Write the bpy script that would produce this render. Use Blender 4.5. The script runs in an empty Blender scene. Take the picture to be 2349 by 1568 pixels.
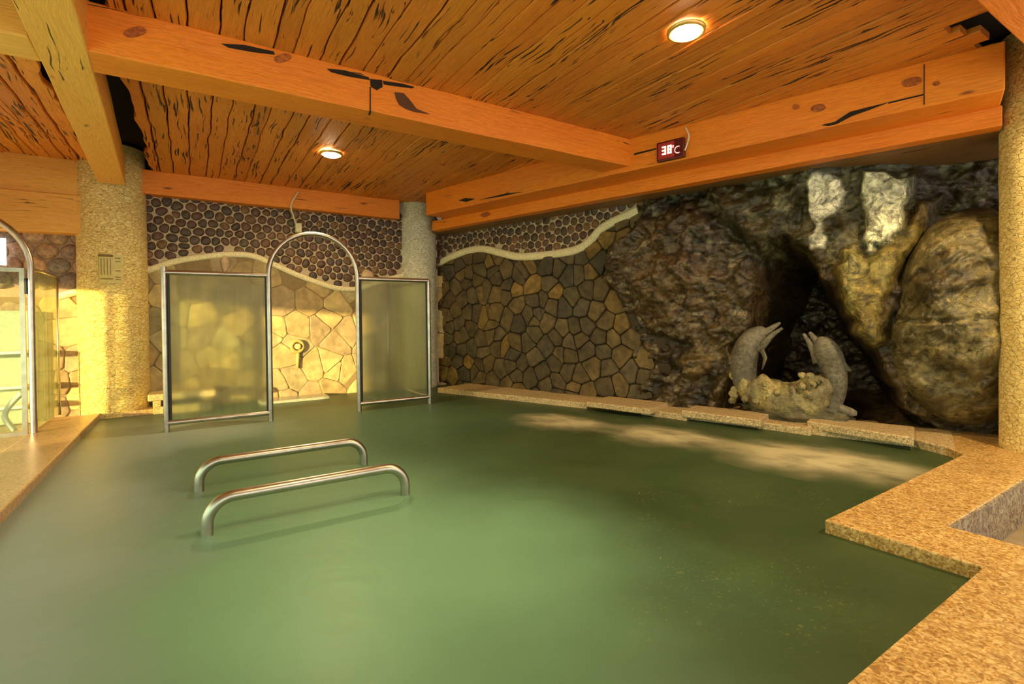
import bpy, bmesh, math, random
from mathutils import Vector, Matrix, noise
random.seed(7)
S = bpy.context.scene
COL = S.collection
# ---------------------------------------------------------------- camera
F, CX, CY, H = 1150.0, 1174.5, 742.0, 1.2
cd = bpy.data.cameras.new('camera'); cam = bpy.data.objects.new('camera', cd); COL.objects.link(cam)
cd.sensor_width = 36; cd.lens = 36*F/2349; cd.shift_y = -(784-CY)/2349; cd.clip_start = 0.02
RC = Matrix.Rotation(math.radians(90-.66), 3, 'X') @ Matrix.Rotation(math.radians(-.63), 3, 'Z')
cam.matrix_world = Matrix.Translation((0, 0, H)) @ RC.to_4x4()
S.camera = cam
# ---------------------------------------------------------------- world, sun, exposure
W = bpy.data.worlds.new('world'); S.world = W; W.use_nodes = True
bg = W.node_tree.nodes['Background']; bg.inputs[0].default_value = (1.0, .93, .80, 1); bg.inputs[1].default_value = 1.7
sd = bpy.data.lights.new('sun', 'SUN'); sun = bpy.data.objects.new('sun', sd); COL.objects.link(sun)
sd.energy = 9.0; sd.color = (1, .76, .30); sd.angle = math.radians(1.2)
sun.rotation_euler = Vector((.45, .89, -.087)).to_track_quat('-Z', 'Y').to_euler()
S.view_settings.view_transform = 'Standard'; S.view_settings.look = 'None'
S.view_settings.gamma = 1; S.view_settings.use_curve_mapping = False
S.view_settings.exposure = 0.68
# ---------------------------------------------------------------- survey helpers: a sight line met with a level or a wall plane
CP = Vector((0, 0, H))
def ray(px, py): return RC @ Vector(((px-CX)/F, -(py-CY)/F, -1))
def at_z(px, py, z):
    d = ray(px, py); return CP + d*((z-H)/d.z)
def proj(p):
    q = RC.transposed() @ (p-CP); return CX+F*q.x/-q.z, CY-F*q.y/-q.z
BD = Vector((.8435, .5371, 0)); DD = Vector((-.5371, .8435, 0))       # grid of the building
RA = Vector((.76101, -.64874, 0)); NA = Vector((.64874, .76101, 0))   # along / into the oblique rock wall
class Frame:
    def __init__(s, x, y): s.x, s.y, s.ang = x, y, math.atan2(x.y, x.x)
    def w(s, p): return s.x*p[0] + s.y*p[1] + Vector((0, 0, p[2]))
    def l(s, p): return Vector((p.dot(s.x), p.dot(s.y), p.z))
    def hit(s, px, py, yv):                    # sight line met with plane y = yv of this frame -> local coords
        d = ray(px, py); return s.l(CP + d*((yv-CP.dot(s.y))/d.dot(s.y)))
FB = Frame(BD, DD); FA = Frame(RA, NA); FD = Frame(DD, -BD); FW = Frame(Vector((1, 0, 0)), Vector((0, 1, 0)))
# ---------------------------------------------------------------- object helpers
def props(o, label=None, cat=None, group=None, kind=None):
    for k, v in (('label', label), ('category', cat), ('group', group), ('kind', kind)):
        if v: o[k] = v
    return o
def root(name, fr, base, label=None, cat=None, group=None, kind=None):
    o = bpy.data.objects.new(name, None); COL.objects.link(o); o.empty_display_size = .1
    o.location = fr.w(base); o.rotation_euler = (0, 0, fr.ang); o['_b'] = list(base)
    return props(o, label, cat, group, kind)
def mk(name, vf, mat, fr=FW, base=None, parent=None, smooth=False, cols=None, bevel=0, label=None, cat=None, group=None, kind=None, angle=None):
    """vf = (verts, faces) in frame coordinates; base = origin in frame coordinates (parent's base if parented)"""
    vs, fs = vf
    if parent is not None: base = tuple(parent['_b'])
    if base is None:
        n = len(vs); base = (sum(v[0] for v in vs)/n, sum(v[1] for v in vs)/n, min(v[2] for v in vs))
    me = bpy.data.meshes.new(name)
    me.from_pydata([(v[0]-base[0], v[1]-base[1], v[2]-base[2]) for v in vs], [], fs); me.validate(); me.update()
    bm = bmesh.new(); bm.from_mesh(me); bmesh.ops.recalc_face_normals(bm, faces=bm.faces); bm.to_mesh(me); bm.free()
    if cols:
        a = me.color_attributes.new('Col', 'FLOAT_COLOR', 'POINT')
        for i, c in enumerate(cols): a.data[i].color = (c[0], c[1], c[2], c[3] if len(c) > 3 else 1)
    if smooth:
        for p in me.polygons: p.use_smooth = True
        if angle: me.set_sharp_from_angle(angle=math.radians(angle))
    me.materials.append(mat)
    o = bpy.data.objects.new(name, me); COL.objects.link(o); o['_b'] = list(base)
    if parent is not None: o.parent = parent
    else: o.location = fr.w(base); o.rotation_euler = (0, 0, fr.ang)
    if bevel:
        m = o.modifiers.new('b', 'BEVEL'); m.width = bevel; m.segments = 2; m.limit_method = 'ANGLE'
    return props(o, label, cat, group, kind)
def join(*parts):
    V, Fc = [], []
    for v, f in parts:
        k = len(V); V += list(v); Fc += [tuple(i+k for i in q) for q in f]
    return V, Fc
def box(x0, x1, y0, y1, z0, z1):
    v = [(x, y, z) for z in (z0, z1) for y in (y0, y1) for x in (x0, x1)]
    return v, [(0, 2, 3, 1), (4, 5, 7, 6), (0, 1, 5, 4), (2, 6, 7, 3), (0, 4, 6, 2), (1, 3, 7, 5)]
def gridbox(x0, x1, y0, y1, z0, z1, step=.15, amp=.008, seed=0, wany=0):
    """long timber: a box cut along x, its edges wandering"""
    n = max(2, int((x1-x0)/step)); prof = [(0, 0), (.5, 0), (1, 0), (1, .5), (1, 1), (.5, 1), (0, 1), (0, .5)]
    V, Fc = [], []
    for i in range(n+1):
        x = x0+(x1-x0)*i/n
        for a, b in prof:
            y, z = y0+(y1-y0)*a, z0+(z1-z0)*b
            q = noise.noise_vector(Vector((x*1.3+seed*7, y*2+a*3, z*2+b*5)))
            w = noise.noise(Vector((x*2.1, seed*3.3, 8)))*wany if b == 1 else 0
            V.append((x, y+q.x*amp, z+q.y*amp-w))
    m = len(prof)
    for i in range(n):
        for j in range(m): Fc.append((i*m+j, i*m+(j+1) % m, (i+1)*m+(j+1) % m, (i+1)*m+j))
    Fc += [tuple(range(m)), tuple(range(n*m, n*m+m))]
    return V, Fc
def prism(poly, z0, z1):
    n = len(poly); V = [(p[0], p[1], z0) for p in poly]+[(p[0], p[1], z1) for p in poly]
    return V, [tuple(range(n))[::-1], tuple(range(n, 2*n))]+[(i, (i+1) % n, n+(i+1) % n, n+i) for i in range(n)]
def cyl(c, r, z0, z1, n=48, rings=1, rfun=None):
    V, Fc = [], []
    for k in range(rings+1):
        z = z0+(z1-z0)*k/rings
        for i in range(n):
            a = 2*math.pi*i/n; rr = rfun(a, z) if rfun else r
            V.append((c[0]+rr*math.cos(a), c[1]+rr*math.sin(a), z))
    for k in range(rings):
        for i in range(n): Fc.append((k*n+i, k*n+(i+1) % n, (k+1)*n+(i+1) % n, (k+1)*n+i))
    Fc += [tuple(range(n)), tuple(range(rings*n, rings*n+n))]
    return V, Fc
def catmull(P, k=8):
    P = [Vector(p) for p in P]; out = []
    for i in range(len(P)-1):
        a, b, c, d = P[max(i-1, 0)], P[i], P[i+1], P[min(i+2, len(P)-1)]
        for j in range(k):
            t = j/k
            out.append(.5*((2*b)+(c-a)*t+(2*a-5*b+4*c-d)*t*t+(3*b-a-3*c+d)*t**3))
    out.append(P[-1]); return out
def tube(P, r, n=14, flat=None, up=(0, 0, 1)):
    """sweep along points; r a number or list; flat = ratio of the second axis"""
    P = [Vector(p) for p in P]; R = r if isinstance(r, (list, tuple)) else [r]*len(P)
    V, Fc = [], []; u = None
    for i, p in enumerate(P):
        t = (P[min(i+1, len(P)-1)]-P[max(i-1, 0)]).normalized()
        if u is None:
            u = Vector(up); u = (u-t*u.dot(t))
            if u.length < .05: u = Vector((1, 0, 0)); u = u-t*u.dot(t)
        else: u = u-t*u.dot(t)
        u.normalize(); v = t.cross(u)
        fl = (flat[i] if isinstance(flat, (list, tuple)) else flat) or 1
        for k in range(n):
            a = 2*math.pi*k/n; q = p+u*(math.cos(a)*R[i])+v*(math.sin(a)*R[i]*fl); V.append(tuple(q))
    for i in range(len(P)-1):
        for k in range(n): Fc.append((i*n+k, i*n+(k+1) % n, (i+1)*n+(k+1) % n, (i+1)*n+k))
    Fc += [tuple(range(n)), tuple(range((len(P)-1)*n, len(P)*n))]
    return V, Fc
def blob(c, rad, seed=0, amp=.15, nu=20, nv=12, fq=2.5, fun=None):
    V, Fc = [], []
    for j in range(nv+1):
        th = math.pi*j/nv
        for i in range(nu):
            ph = 2*math.pi*i/nu; d = Vector((math.sin(th)*math.cos(ph), math.sin(th)*math.sin(ph), math.cos(th)))
            s = 1+amp*noise.fractal(d*fq+Vector((seed*5.1, seed, 0)), 1, 2, 3)
            if fun: s *= fun(d)
            V.append((c[0]+d.x*rad[0]*s, c[1]+d.y*rad[1]*s, c[2]+d.z*rad[2]*s))
    for j in range(nv):
        for i in range(nu): Fc.append((j*nu+i, j*nu+(i+1) % nu, (j+1)*nu+(i+1) % nu, (j+1)*nu+i))
    return V, Fc
# ---------------------------------------------------------------- materials
def newmat(name):
    m = bpy.data.materials.new(name); m.use_nodes = True; nt = m.node_tree
    return m, nt, nt.nodes['Principled BSDF']
def nd(nt, t, **kw):
    n = nt.nodes.new(t)
    for k, v in kw.items():
        if k.startswith('i_'):
            k = k[2:]; k = int(k) if k.isdigit() else k.replace('_', ' ')
            if hasattr(v, 'links') and hasattr(v, 'node'): nt.links.new(v, n.inputs[k])
            else: n.inputs[k].default_value = v
        else: setattr(n, k, v)
    return n
def coords(nt, scale=(1, 1, 1), kind='Object'):
    tc = nd(nt, 'ShaderNodeTexCoord'); return nd(nt, 'ShaderNodeMapping', i_Vector=tc.outputs[kind], i_Scale=scale).outputs[0]
def tnoise(nt, v, sc, det=4, dist=0, rough=.5): return nd(nt, 'ShaderNodeTexNoise', i_Vector=v, i_Scale=sc, i_Detail=det, i_Distortion=dist, i_Roughness=rough).outputs['Fac']
def ramp(nt, f, stops, interp='LINEAR'):
    r = nd(nt, 'ShaderNodeValToRGB', i_0=f); r.color_ramp.interpolation = interp; e = r.color_ramp.elements
    while len(e) < len(stops): e.new(.5)
    for k, (p, c) in enumerate(stops):
        e[k].position = p; e[k].color = (c[0], c[1], c[2], 1) if isinstance(c, (tuple, list)) else (c, c, c, 1)
    return r.outputs[0]
def mix(nt, a, b, f, mode='MIX'):
    n = nt.nodes.new('ShaderNodeMix'); n.data_type = 'RGBA'; n.blend_type = mode
    for s, v in ((0, f), (6, a), (7, b)):
        if hasattr(v, 'node'): nt.links.new(v, n.inputs[s])
        elif isinstance(v, (tuple, list)): n.inputs[s].default_value = (v[0], v[1], v[2], 1)
        else: n.inputs[s].default_value = v if s == 0 else (v, v, v, 1)
    return n.outputs[2]
def bump(nt, b, h, st=.5, dist=.02):
    n = nd(nt, 'ShaderNodeBump', i_Strength=st, i_Distance=dist, i_Height=h); nt.links.new(n.outputs[0], b.inputs['Normal']); return n
def setc(nt, b, c):
    if hasattr(c, 'node'): nt.links.new(c, b.inputs['Base Color'])
    else: b.inputs['Base Color'].default_value = (c[0], c[1], c[2], 1)

def wood(name, light, mid, dark, crack=.62, attr=False, rough=.55):
    m, nt, b = newmat(name)
    base = coords(nt)
    rnd = nd(nt, 'ShaderNodeObjectInfo').outputs['Random']
    wv = nd(nt, 'ShaderNodeTexNoise', i_Vector=base, i_Scale=1.6, i_Detail=2)
    dv = nd(nt, 'ShaderNodeVectorMath', operation='SCALE', i_0=wv.outputs['Color']); dv.inputs['Scale'].default_value = .12
    av = nd(nt, 'ShaderNodeVectorMath', operation='ADD', i_0=base, i_1=dv.outputs[0]).outputs[0]
    off = nd(nt, 'ShaderNodeCombineXYZ', i_0=rnd).outputs[0]
    o2 = nd(nt, 'ShaderNodeVectorMath', operation='SCALE', i_0=off); o2.inputs['Scale'].default_value = 20
    av = nd(nt, 'ShaderNodeVectorMath', operation='ADD', i_0=av, i_1=o2.outputs[0]).outputs[0]
    def st(s): return nd(nt, 'ShaderNodeMapping', i_Vector=av, i_Scale=s).outputs[0]
    g = tnoise(nt, st((1.2, 16, 16)), 2.2, 5, 0, .6)
    c = ramp(nt, g, [(.25, mid), (.55, light), (.8, mid)])
    big = tnoise(nt, st((.5, 2.2, 2.2)), 1.3, 3)
    c = mix(nt, c, ramp(nt, big, [(.35, mid), (.7, light)]), .5)
    fine = tnoise(nt, st((3, 90, 90)), 2, 3)
    c = mix(nt, c, ramp(nt, fine, [(.3, .72), (.7, 1.1)]), .7, 'MULTIPLY')
    if attr:
        at = nd(nt, 'ShaderNodeVertexColor', layer_name='Col').outputs[0]; c = mix(nt, c, at, 1, 'MULTIPLY')
    # knots
    vo = nd(nt, 'ShaderNodeTexVoronoi', i_Vector=st((.9, 2.6, 2.6)), i_Scale=1.25).outputs['Distance']
    kn = ramp(nt, vo, [(.03, 1), (.075, 0)]); c = mix(nt, c, tuple(x*.35 for x in mid), kn)
    # checks (dark splits along the grain)
    ck = tnoise(nt, st((.8, 30, 30)), 1.5, 2, .3)
    gate = tnoise(nt, st((.8, 1.6, 1.6)), 1.6, 2)
    ad = nd(nt, 'ShaderNodeMath', operation='MULTIPLY_ADD', i_0=gate, i_1=.45, i_2=ck).outputs[0]
    cm = ramp(nt, ad, [(crack+.245, 0), (crack+.30, 1)])
    c = mix(nt, c, dark, cm)
    setc(nt, b, c); b.inputs['Roughness'].default_value = rough
    hh = nd(nt, 'ShaderNodeMath', operation='MULTIPLY_ADD', i_0=cm, i_1=-1.5, i_2=g).outputs[0]
    bump(nt, b, hh, .5, .012)
    return m
def stone(name, tint=1, rough=.7, bs=.5, sc=18, spec=.5, dark=.45):
    """uses the Col attribute as the stone's own colour"""
    m, nt, b = newmat(name); v = coords(nt)
    at = nd(nt, 'ShaderNodeVertexColor', layer_name='Col').outputs[0]
    n1 = tnoise(nt, v, sc, 6, .4, .6); n2 = tnoise(nt, v, sc*.25, 4, 1)
    c = mix(nt, at, ramp(nt, n1, [(.3, dark), (.7, 1.35)]), 1, 'MULTIPLY')
    c = mix(nt, c, ramp(nt, n2, [(.3, .7), (.7, 1.2)]), .8, 'MULTIPLY')
    setc(nt, b, c); b.inputs['Roughness'].default_value = rough; b.inputs['Specular IOR Level'].default_value = spec
    bump(nt, b, n1, bs, .03); return m
def granite(name, a, c2, speck, rough=.35, sc=1.0):
    m, nt, b = newmat(name); v = coords(nt)
    n1 = tnoise(nt, v, 60*sc, 3, 1.2); n2 = tnoise(nt, v, 22*sc, 4, 1.5); n3 = tnoise(nt, v, 1.5, 3)
    c = ramp(nt, n1, [(.36, speck), (.5, a), (.66, c2)])
    c = mix(nt, c, ramp(nt, n2, [(.35, .7), (.65, 1.25)]), .6, 'MULTIPLY')
    c = mix(nt, c, ramp(nt, n3, [(.3, .8), (.7, 1.1)]), .6, 'MULTIPLY')
    setc(nt, b, c); b.inputs['Roughness'].default_value = rough; bump(nt, b, n1, .25, .006); return m
def plain(name, c, rough=.5, metal=0, nz=.1, sc=20):
    m, nt, b = newmat(name); n = tnoise(nt, coords(nt), sc, 3)
    setc(nt, b, mix(nt, c, ramp(nt, n, [(.3, 1-nz), (.7, 1+nz)]), 1, 'MULTIPLY'))
    b.inputs['Roughness'].default_value = rough; b.inputs['Metallic'].default_value = metal; return m
def emit(name, c, s):
    m, nt, b = newmat(name); setc(nt, b, c); b.inputs['Emission Color'].default_value = (*c, 1); b.inputs['Emission Strength'].default_value = s; return m

M_BEAM = wood('orange_timber', (.94, .29, .014), (.78, .18, .008), (.06, .02, .006), .72)
M_BEAMY = wood('yellow_timber', (.95, .50, .09), (.85, .38, .055), (.07, .03, .01), .68)
M_CEIL = wood('ceiling_timber', (.80, .285, .030), (.56, .165, .014), (.035, .012, .005), .60, attr=True)
M_ROOF = plain('dark_roof_void', (.012, .008, .005), .9)
M_PEB = stone('pebble', rough=.5, bs=.2, sc=30)
M_MORT = plain('pale_mortar', (.52, .40, .27), .9, 0, .25, 60)
M_MORTD = plain('dark_mortar', (.05, .034, .016), .9, 0, .3, 60)
M_FLAG = stone('flagstone', rough=.75, bs=.45, sc=9)
M_FLAGB = stone('tan_flagstone', rough=.75, bs=.35, sc=7, dark=.72)
M_ROCK = stone('rock', rough=.36, bs=.75, sc=13, dark=.22)
def rock_extra(m):
    nt = m.node_tree; b = nt.nodes['Principled BSDF']; v = coords(nt, (1, 1, 1.3)); src = b.inputs['Base Color'].links[0].from_socket
    n1 = tnoise(nt, v, 4.5, 6, 2.2, .65); ve = ramp(nt, n1, [(.47, 0), (.495, 1), (.505, 1), (.53, 0)]); gt = ramp(nt, tnoise(nt, v, 2.2, 3), [(.45, 0), (.62, .75)])
    f = nd(nt, 'ShaderNodeMath', operation='MULTIPLY', i_0=ve, i_1=gt).outputs[0]
    lite = mix(nt, src, (2.6, 2.5, 2.3), 1, 'MULTIPLY'); c = mix(nt, src, lite, f)
    n2 = tnoise(nt, v, 3.2, 5, 3, .6); dk = ramp(nt, n2, [(.38, .25), (.46, 1), (.6, 1), (.66, .55)]); c = mix(nt, c, dk, .85, 'MULTIPLY')
    setc(nt, b, c); nt.links.new([n for n in nt.nodes if n.type == 'VERTEX_COLOR'][0].outputs['Alpha'], b.inputs['Roughness'])
rock_extra(M_ROCK)
M_TRIM = plain('cream_trim', (.80, .70, .42), .8, 0, .3, 90)
M_DECK = granite('deck_granite', (.56, .33, .10), (.74, .52, .23), (.34, .17, .04), .36, .8)
M_CURB = granite('curb_granite', (.58, .42, .20), (.74, .60, .36), (.28, .16, .07), .5, 1.2)
M_LEDGE = granite('ledge_granite', (.58, .36, .18), (.66, .46, .26), (.42, .22, .09), .3, 1)
M_METAL = plain('stainless_steel', (.50, .45, .38), .33, 1, .15, 12)
M_DMETAL = plain('dark_rubber', (.02, .02, .018), .6)
M_WHITE = plain('white_plastic', (.75, .72, .62), .4)

def column_mat(name, a, c2, darkc):
    m, nt, b = newmat(name); tc = coords(nt)
    # chips of stone laid in rough courses, mapped by the height and the way round the column
    sx = nd(nt, 'ShaderNodeSeparateXYZ', i_0=tc)
    an = nd(nt, 'ShaderNodeMath', operation='ARCTAN2', i_0=sx.outputs[1], i_1=sx.outputs[0]).outputs[0]
    wob = tnoise(nt, tc, 6, 2)
    zz = nd(nt, 'ShaderNodeMath', operation='MULTIPLY_ADD', i_0=wob, i_1=.05, i_2=sx.outputs[2]).outputs[0]
    u = nd(nt, 'ShaderNodeMath', operation='MULTIPLY', i_0=an, i_1=.35).outputs[0]
    cv = nd(nt, 'ShaderNodeCombineXYZ', i_0=u, i_1=zz).outputs[0]
    mp = nd(nt, 'ShaderNodeMapping', i_Vector=cv, i_Scale=(18, 34, 1), i_Rotation=(0, 0, .18)).outputs[0]
    vo = nd(nt, 'ShaderNodeTexVoronoi', feature='DISTANCE_TO_EDGE', i_Vector=mp, i_Scale=1.0).outputs['Distance']
    vc = nd(nt, 'ShaderNodeTexVoronoi', i_Vector=mp, i_Scale=1.0).outputs['Color']
    seam = ramp(nt, vo, [(.01, 1), (.09, 0)])
    gate = ramp(nt, tnoise(nt, mp, 1.1, 2), [(.45, 0), (.65, .85)])
    sg = nd(nt, 'ShaderNodeMath', operation='MULTIPLY', i_0=seam, i_1=gate).outputs[0]
    bw = nd(nt, 'ShaderNodeRGBToBW', i_0=vc).outputs[0]
    c = ramp(nt, bw, [(.2, a), (.8, c2)]); c = mix(nt, c, darkc, sg)
    setc(nt, b, c); b.inputs['Roughness'].default_value = .7
    hh = nd(nt, 'ShaderNodeMath', operation='SUBTRACT', i_0=bw, i_1=seam).outputs[0]
    bump(nt, b, hh, .6, .012); return m
M_COL = column_mat('column_chips', (.80, .58, .20), (.92, .72, .30), (.28, .16, .04))
M_COLW = column_mat('column_chips_pale', (.62, .58, .42), (.76, .72, .54), (.22, .19, .11))

def water_mat():
    m, nt, b = newmat('pool_water'); v = coords(nt)
    n1 = tnoise(nt, v, .55, 4, 1.5); n2 = tnoise(nt, v, 9, 5, 1)
    # pale patches in darker water: its light and reflections put into the colour
    c = ramp(nt, n1, [(.3, (.030, .052, .018)), (.7, (.060, .095, .034))])
    wv0 = nd(nt, 'ShaderNodeTexNoise', i_Vector=v, i_Scale=.7, i_Detail=3).outputs['Color']
    ws = nd(nt, 'ShaderNodeVectorMath', operation='SCALE', i_0=nd(nt, 'ShaderNodeVectorMath', operation='SUBTRACT', i_0=wv0, i_1=(.5, .5, .5)).outputs[0]); ws.inputs['Scale'].default_value = 1.6
    av = nd(nt, 'ShaderNodeVectorMath', operation='ADD', i_0=v, i_1=ws.outputs[0]).outputs[0]
    def light_zone(cx, cy, rx, ry, col, k):
        q = nd(nt, 'ShaderNodeVectorMath', operation='SUBTRACT', i_0=av, i_1=(cx, cy, 0)).outputs[0]
        q = nd(nt, 'ShaderNodeMapping', i_Vector=q, i_Scale=(1/rx, 1/ry, 0)).outputs[0]
        ln = nd(nt, 'ShaderNodeVectorMath', operation='LENGTH', i_0=q).outputs['Value']
        f = nd(nt, 'ShaderNodeMapRange', i_0=ln, i_1=.1, i_2=1.1, i_3=k, i_4=0.0, interpolation_type='SMOOTHSTEP').outputs[0]
        return mix(nt, c, col, f)
    c = light_zone(.9, 6.0, 3.0, 3.0, (.075, .16, .095), .9)
    c = light_zone(-.1, 6.4, 1.3, 1.5, (.33, .42, .38), .85)
    c = light_zone(.7, 2.7, 1.7, 2.6, (.18, .37, .23), .95)
    c = light_zone(-.9, 4.0, 1.1, 5.0, (.27, .36, .36), .92)
    fl = ramp(nt, tnoise(nt, v, 26, 4, 2.5), [(.62, 0), (.72, 1)]); gate = ramp(nt, tnoise(nt, v, 1.1, 2, .5), [(.42, 0), (.62, .65)])
    f2 = nd(nt, 'ShaderNodeMath', operation='MULTIPLY', i_0=fl, i_1=gate).outputs[0]
    c = mix(nt, c, (.30, .30, .08), f2)                        # mineral flakes drifting in the water
    setc(nt, b, c); b.inputs['Roughness'].default_value = .42; b.inputs['IOR'].default_value = 1.33
    wv = tnoise(nt, v, 3.5, 3, .8); bump(nt, b, wv, .12, .05); return m
M_WATER = water_mat()
def glass_mat(name, tint, body, f):
    m, nt, b = newmat(name); out = nt.nodes['Material Output']
    setc(nt, b, body); b.inputs['Roughness'].default_value = .18
    tr = nd(nt, 'ShaderNodeBsdfTransparent', i_0=(*tint, 1))
    st = ramp(nt, tnoise(nt, coords(nt, (9, 9, .8)), 1.2, 3), [(.3, f-.08), (.7, f+.1)])
    ms = nd(nt, 'ShaderNodeMixShader'); nt.links.new(st, ms.inputs[0])
    tl = nd(nt, 'ShaderNodeBsdfTranslucent', i_0=(*body, 1)); m2 = nd(nt, 'ShaderNodeMixShader', i_0=.5)
    nt.links.new(b.outputs[0], m2.inputs[1]); nt.links.new(tl.outputs[0], m2.inputs[2])
    rf = nd(nt, 'ShaderNodeBsdfRefraction', i_0=(*tint, 1), i_Roughness=.38, i_IOR=1.12); m3 = nd(nt, 'ShaderNodeMixShader', i_0=.68)
    nt.links.new(m2.outputs[0], m3.inputs[1]); nt.links.new(rf.outputs[0], m3.inputs[2]); m2 = m3
    nt.links.new(tr.outputs[0], ms.inputs[1]); nt.links.new(m2.outputs[0], ms.inputs[2]); nt.links.new(ms.outputs[0], out.inputs[0]); return m
M_GLASS = glass_mat('misted_glass', (.90, .94, .86), (.50, .54, .40), .55)
M_DOOR = glass_mat('door_glass', (.93, .97, .92), (.5, .58, .48), .10)
M_GLASSG = glass_mat('green_glass', (.97, .96, .80), (.74, .72, .34), .22)

# ---------------------------------------------------------------- pool, decks
mk('pool_water', ([(x, y, 0) for x, y in ((-.995, .65), (3.05, .65), (3.05, 1.3), (6.5, 1.3), (6.5, 8.35), (-.995, 8.35))], [(0, 1, 2, 3, 4, 5)]), M_WATER, FB, base=(0, 0, 0),
   label='green milky hot spring water filling the indoor pool', cat='water', kind='stuff')
mk('floor', box(-8, 8, -4, 10, -.62, -.6), M_CURB, FB, kind='structure')
DT = .07
deck = [(-.99, -3), (7.5, -3), (7.5, 1.44), (5.13, 1.44), (2.92, 1.40), (2.95, .75), (-.99, .72)]
# the deck is cut round a sunken rectangular basin
bx0, bx1, by0, by1 = 3.37, 5.25, -.6, 1.0
def deckmesh():
    return join(box(2.95, bx0, -3, 1.0, -.25, DT), box(bx0, 7.5, -3, by0, -.25, DT), box(bx1, 7.5, by0, by1, -.25, DT),
                box(-.99, 2.95, -3, .74, -.25, DT), prism([(2.95, 1.0), (7.5, 1.0), (7.5, 1.44), (5.13, 1.44), (2.92, 1.40)], -.25, DT))
bm = bmesh.new()
ov = [bm.verts.new((x, y, DT)) for x, y in deck]; iv = [bm.verts.new((x, y, DT)) for x, y in ((bx0, by0), (bx1, by0), (bx1, by1), (bx0, by1))]
E = [bm.edges.new((ov[i], ov[(i+1) % len(ov)])) for i in range(len(ov))]+[bm.edges.new((iv[i], iv[(i+1) % 4])) for i in range(4)]
bmesh.ops.triangle_fill(bm, use_beauty=True, edges=E)
bmesh.ops.dissolve_limit(bm, angle_limit=.01, verts=bm.verts, edges=bm.edges)
r_ = bmesh.ops.extrude_face_region(bm, geom=bm.faces[:])
for g in r_['geom']:
    if isinstance(g, bmesh.types.BMVert): g.co.z = -.08
bm.verts.index_update(); bm.verts.ensure_lookup_table()
dv = ([tuple(v.co) for v in bm.verts], [tuple(v.index for v in f.verts) for f in bm.faces]); bm.free()
mk('pool_deck', dv, M_DECK, FB, base=(3, 0, 0), bevel=.008, kind='structure')
# sunken basin in the deck
rb = root('sunken_basin', FB, (4.3, .2, -.4), 'sunken granite foot basin let into the deck beside the right column', 'basin')
g1 = gridbox(bx0-.05, bx1+.05, by1-.012, by1+.05, -.45, DT-.006); g2 = box(bx0-.05, bx0+.01, by0-.05, by1+.05, -.45, DT-.006)
M_BASIN = granite('basin_granite', (.30, .23, .15), (.44, .36, .24), (.13, .09, .06), .5, .6)
mk('wall', join(g1, g2, box(bx0, bx1, by0-.05, by0+.01, -.45, DT-.006), box(bx1-.01, bx1+.05, by0, by1, -.45, DT-.006)), M_BASIN, FB, parent=rb)
mk('bottom', box(bx0-.05, bx1+.05, by0-.05, by1+.05, -.5, -.44), M_BASIN, FB, parent=rb)
mk('basin_water', box(bx0, bx1, by0, by1, -.36, -.22), plain('basin_water', (.36, .27, .14), .12), FB, parent=rb)
# left ledge with the floor beyond
mk('stone_ledge', gridbox(-3, 7.98, -0, .45, -.1, DT, amp=.003) if False else box(-3, 8.0, .99, 1.44, -.3, DT), M_LEDGE, FD, bevel=.012,
   label='long polished reddish granite ledge along the left side of the pool', cat='ledge')
mk('stone_ledge', box(-.985, -.2, 8.0, 8.36, -.3, DT), M_LEDGE, FB, bevel=.01,
   label='short stone ledge at the foot of the large left column', cat='ledge')
mk('floor_outside', box(-9, -1.445, -3, 9, -.2, -.02), granite('outside_floor', (.55, .46, .30), (.66, .58, .40), (.4, .32, .2), .5), FB, kind='structure')
# ---------------------------------------------------------------- curb and slabs along the rock wall
def curb_piece(px0, px1, y0, y1, nb, z1, ovh, lab, name, grp, seed):
    a = FA.l(at_z(px0, y0, z1)); b = FA.l(at_z(px1, y1, z1)); n0a, n0b = a.y, b.y
    V = []; nseg = 10
    for zz in (-.12, z1):
        pass
    poly = []
    for i in range(nseg+1):
        t = i/nseg; q = noise.noise(Vector((seed*3.1, t*4, 0)))*.018
        poly.append((a.x+(b.x-a.x)*t, n0a+(n0b-n0a)*t+q))
    poly += [(b.x-.01, nb), (a.x+.01, nb)]
    zb = z1-ovh
    return mk(name, prism(poly, zb, z1), M_CURB, FA, bevel=.012, label=lab, cat='stone', group=grp)
G1, G2 = 'low granite curb stones along the rock wall', 'raised granite slabs lying on the pool edge'
curb_piece(1003, 1345, 889, 924, 6.16, .075, .2, 'long low granite curb stone under the flagstone wall', 'curb_stone', G1, 1)
curb_piece(1470, 1575, 937, 951, 6.16, .07, .2, 'low curb stone between the first and second raised slabs', 'curb_stone', G1, 2)
curb_piece(1735, 1860, 966, 983, 6.3, .07, .2, 'low curb stone in front of the dolphin sculpture base', 'curb_stone', G1, 3)
curb_piece(2085, 2192, 1003, 1030, 6.4, .075, .2, 'low curb stone joining the right deck corner', 'curb_stone', G1, 4)
curb_piece(1345, 1490, 920, 938, 6.05, .12, .07, 'raised granite slab at the end of the flagstone wall, leftmost of three', 'stone_slab', G2, 5)
curb_piece(1563, 1744, 940, 963, 6.05, .12, .08, 'middle raised granite slab left of the dolphin sculpture', 'stone_slab', G2, 6)
curb_piece(1850, 2096, 965, 1003, 6.1, .125, .08, 'longest raised granite slab right of the dolphin sculpture', 'stone_slab', G2, 7)
mk('rock_shelf', gridbox(-3.4, 1.5, 5.75, 7.4, -.3, .055, .08, .01), M_CURB, FA, label='brown stone shelf between the pool curb and the rock face', cat='ledge')
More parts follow.
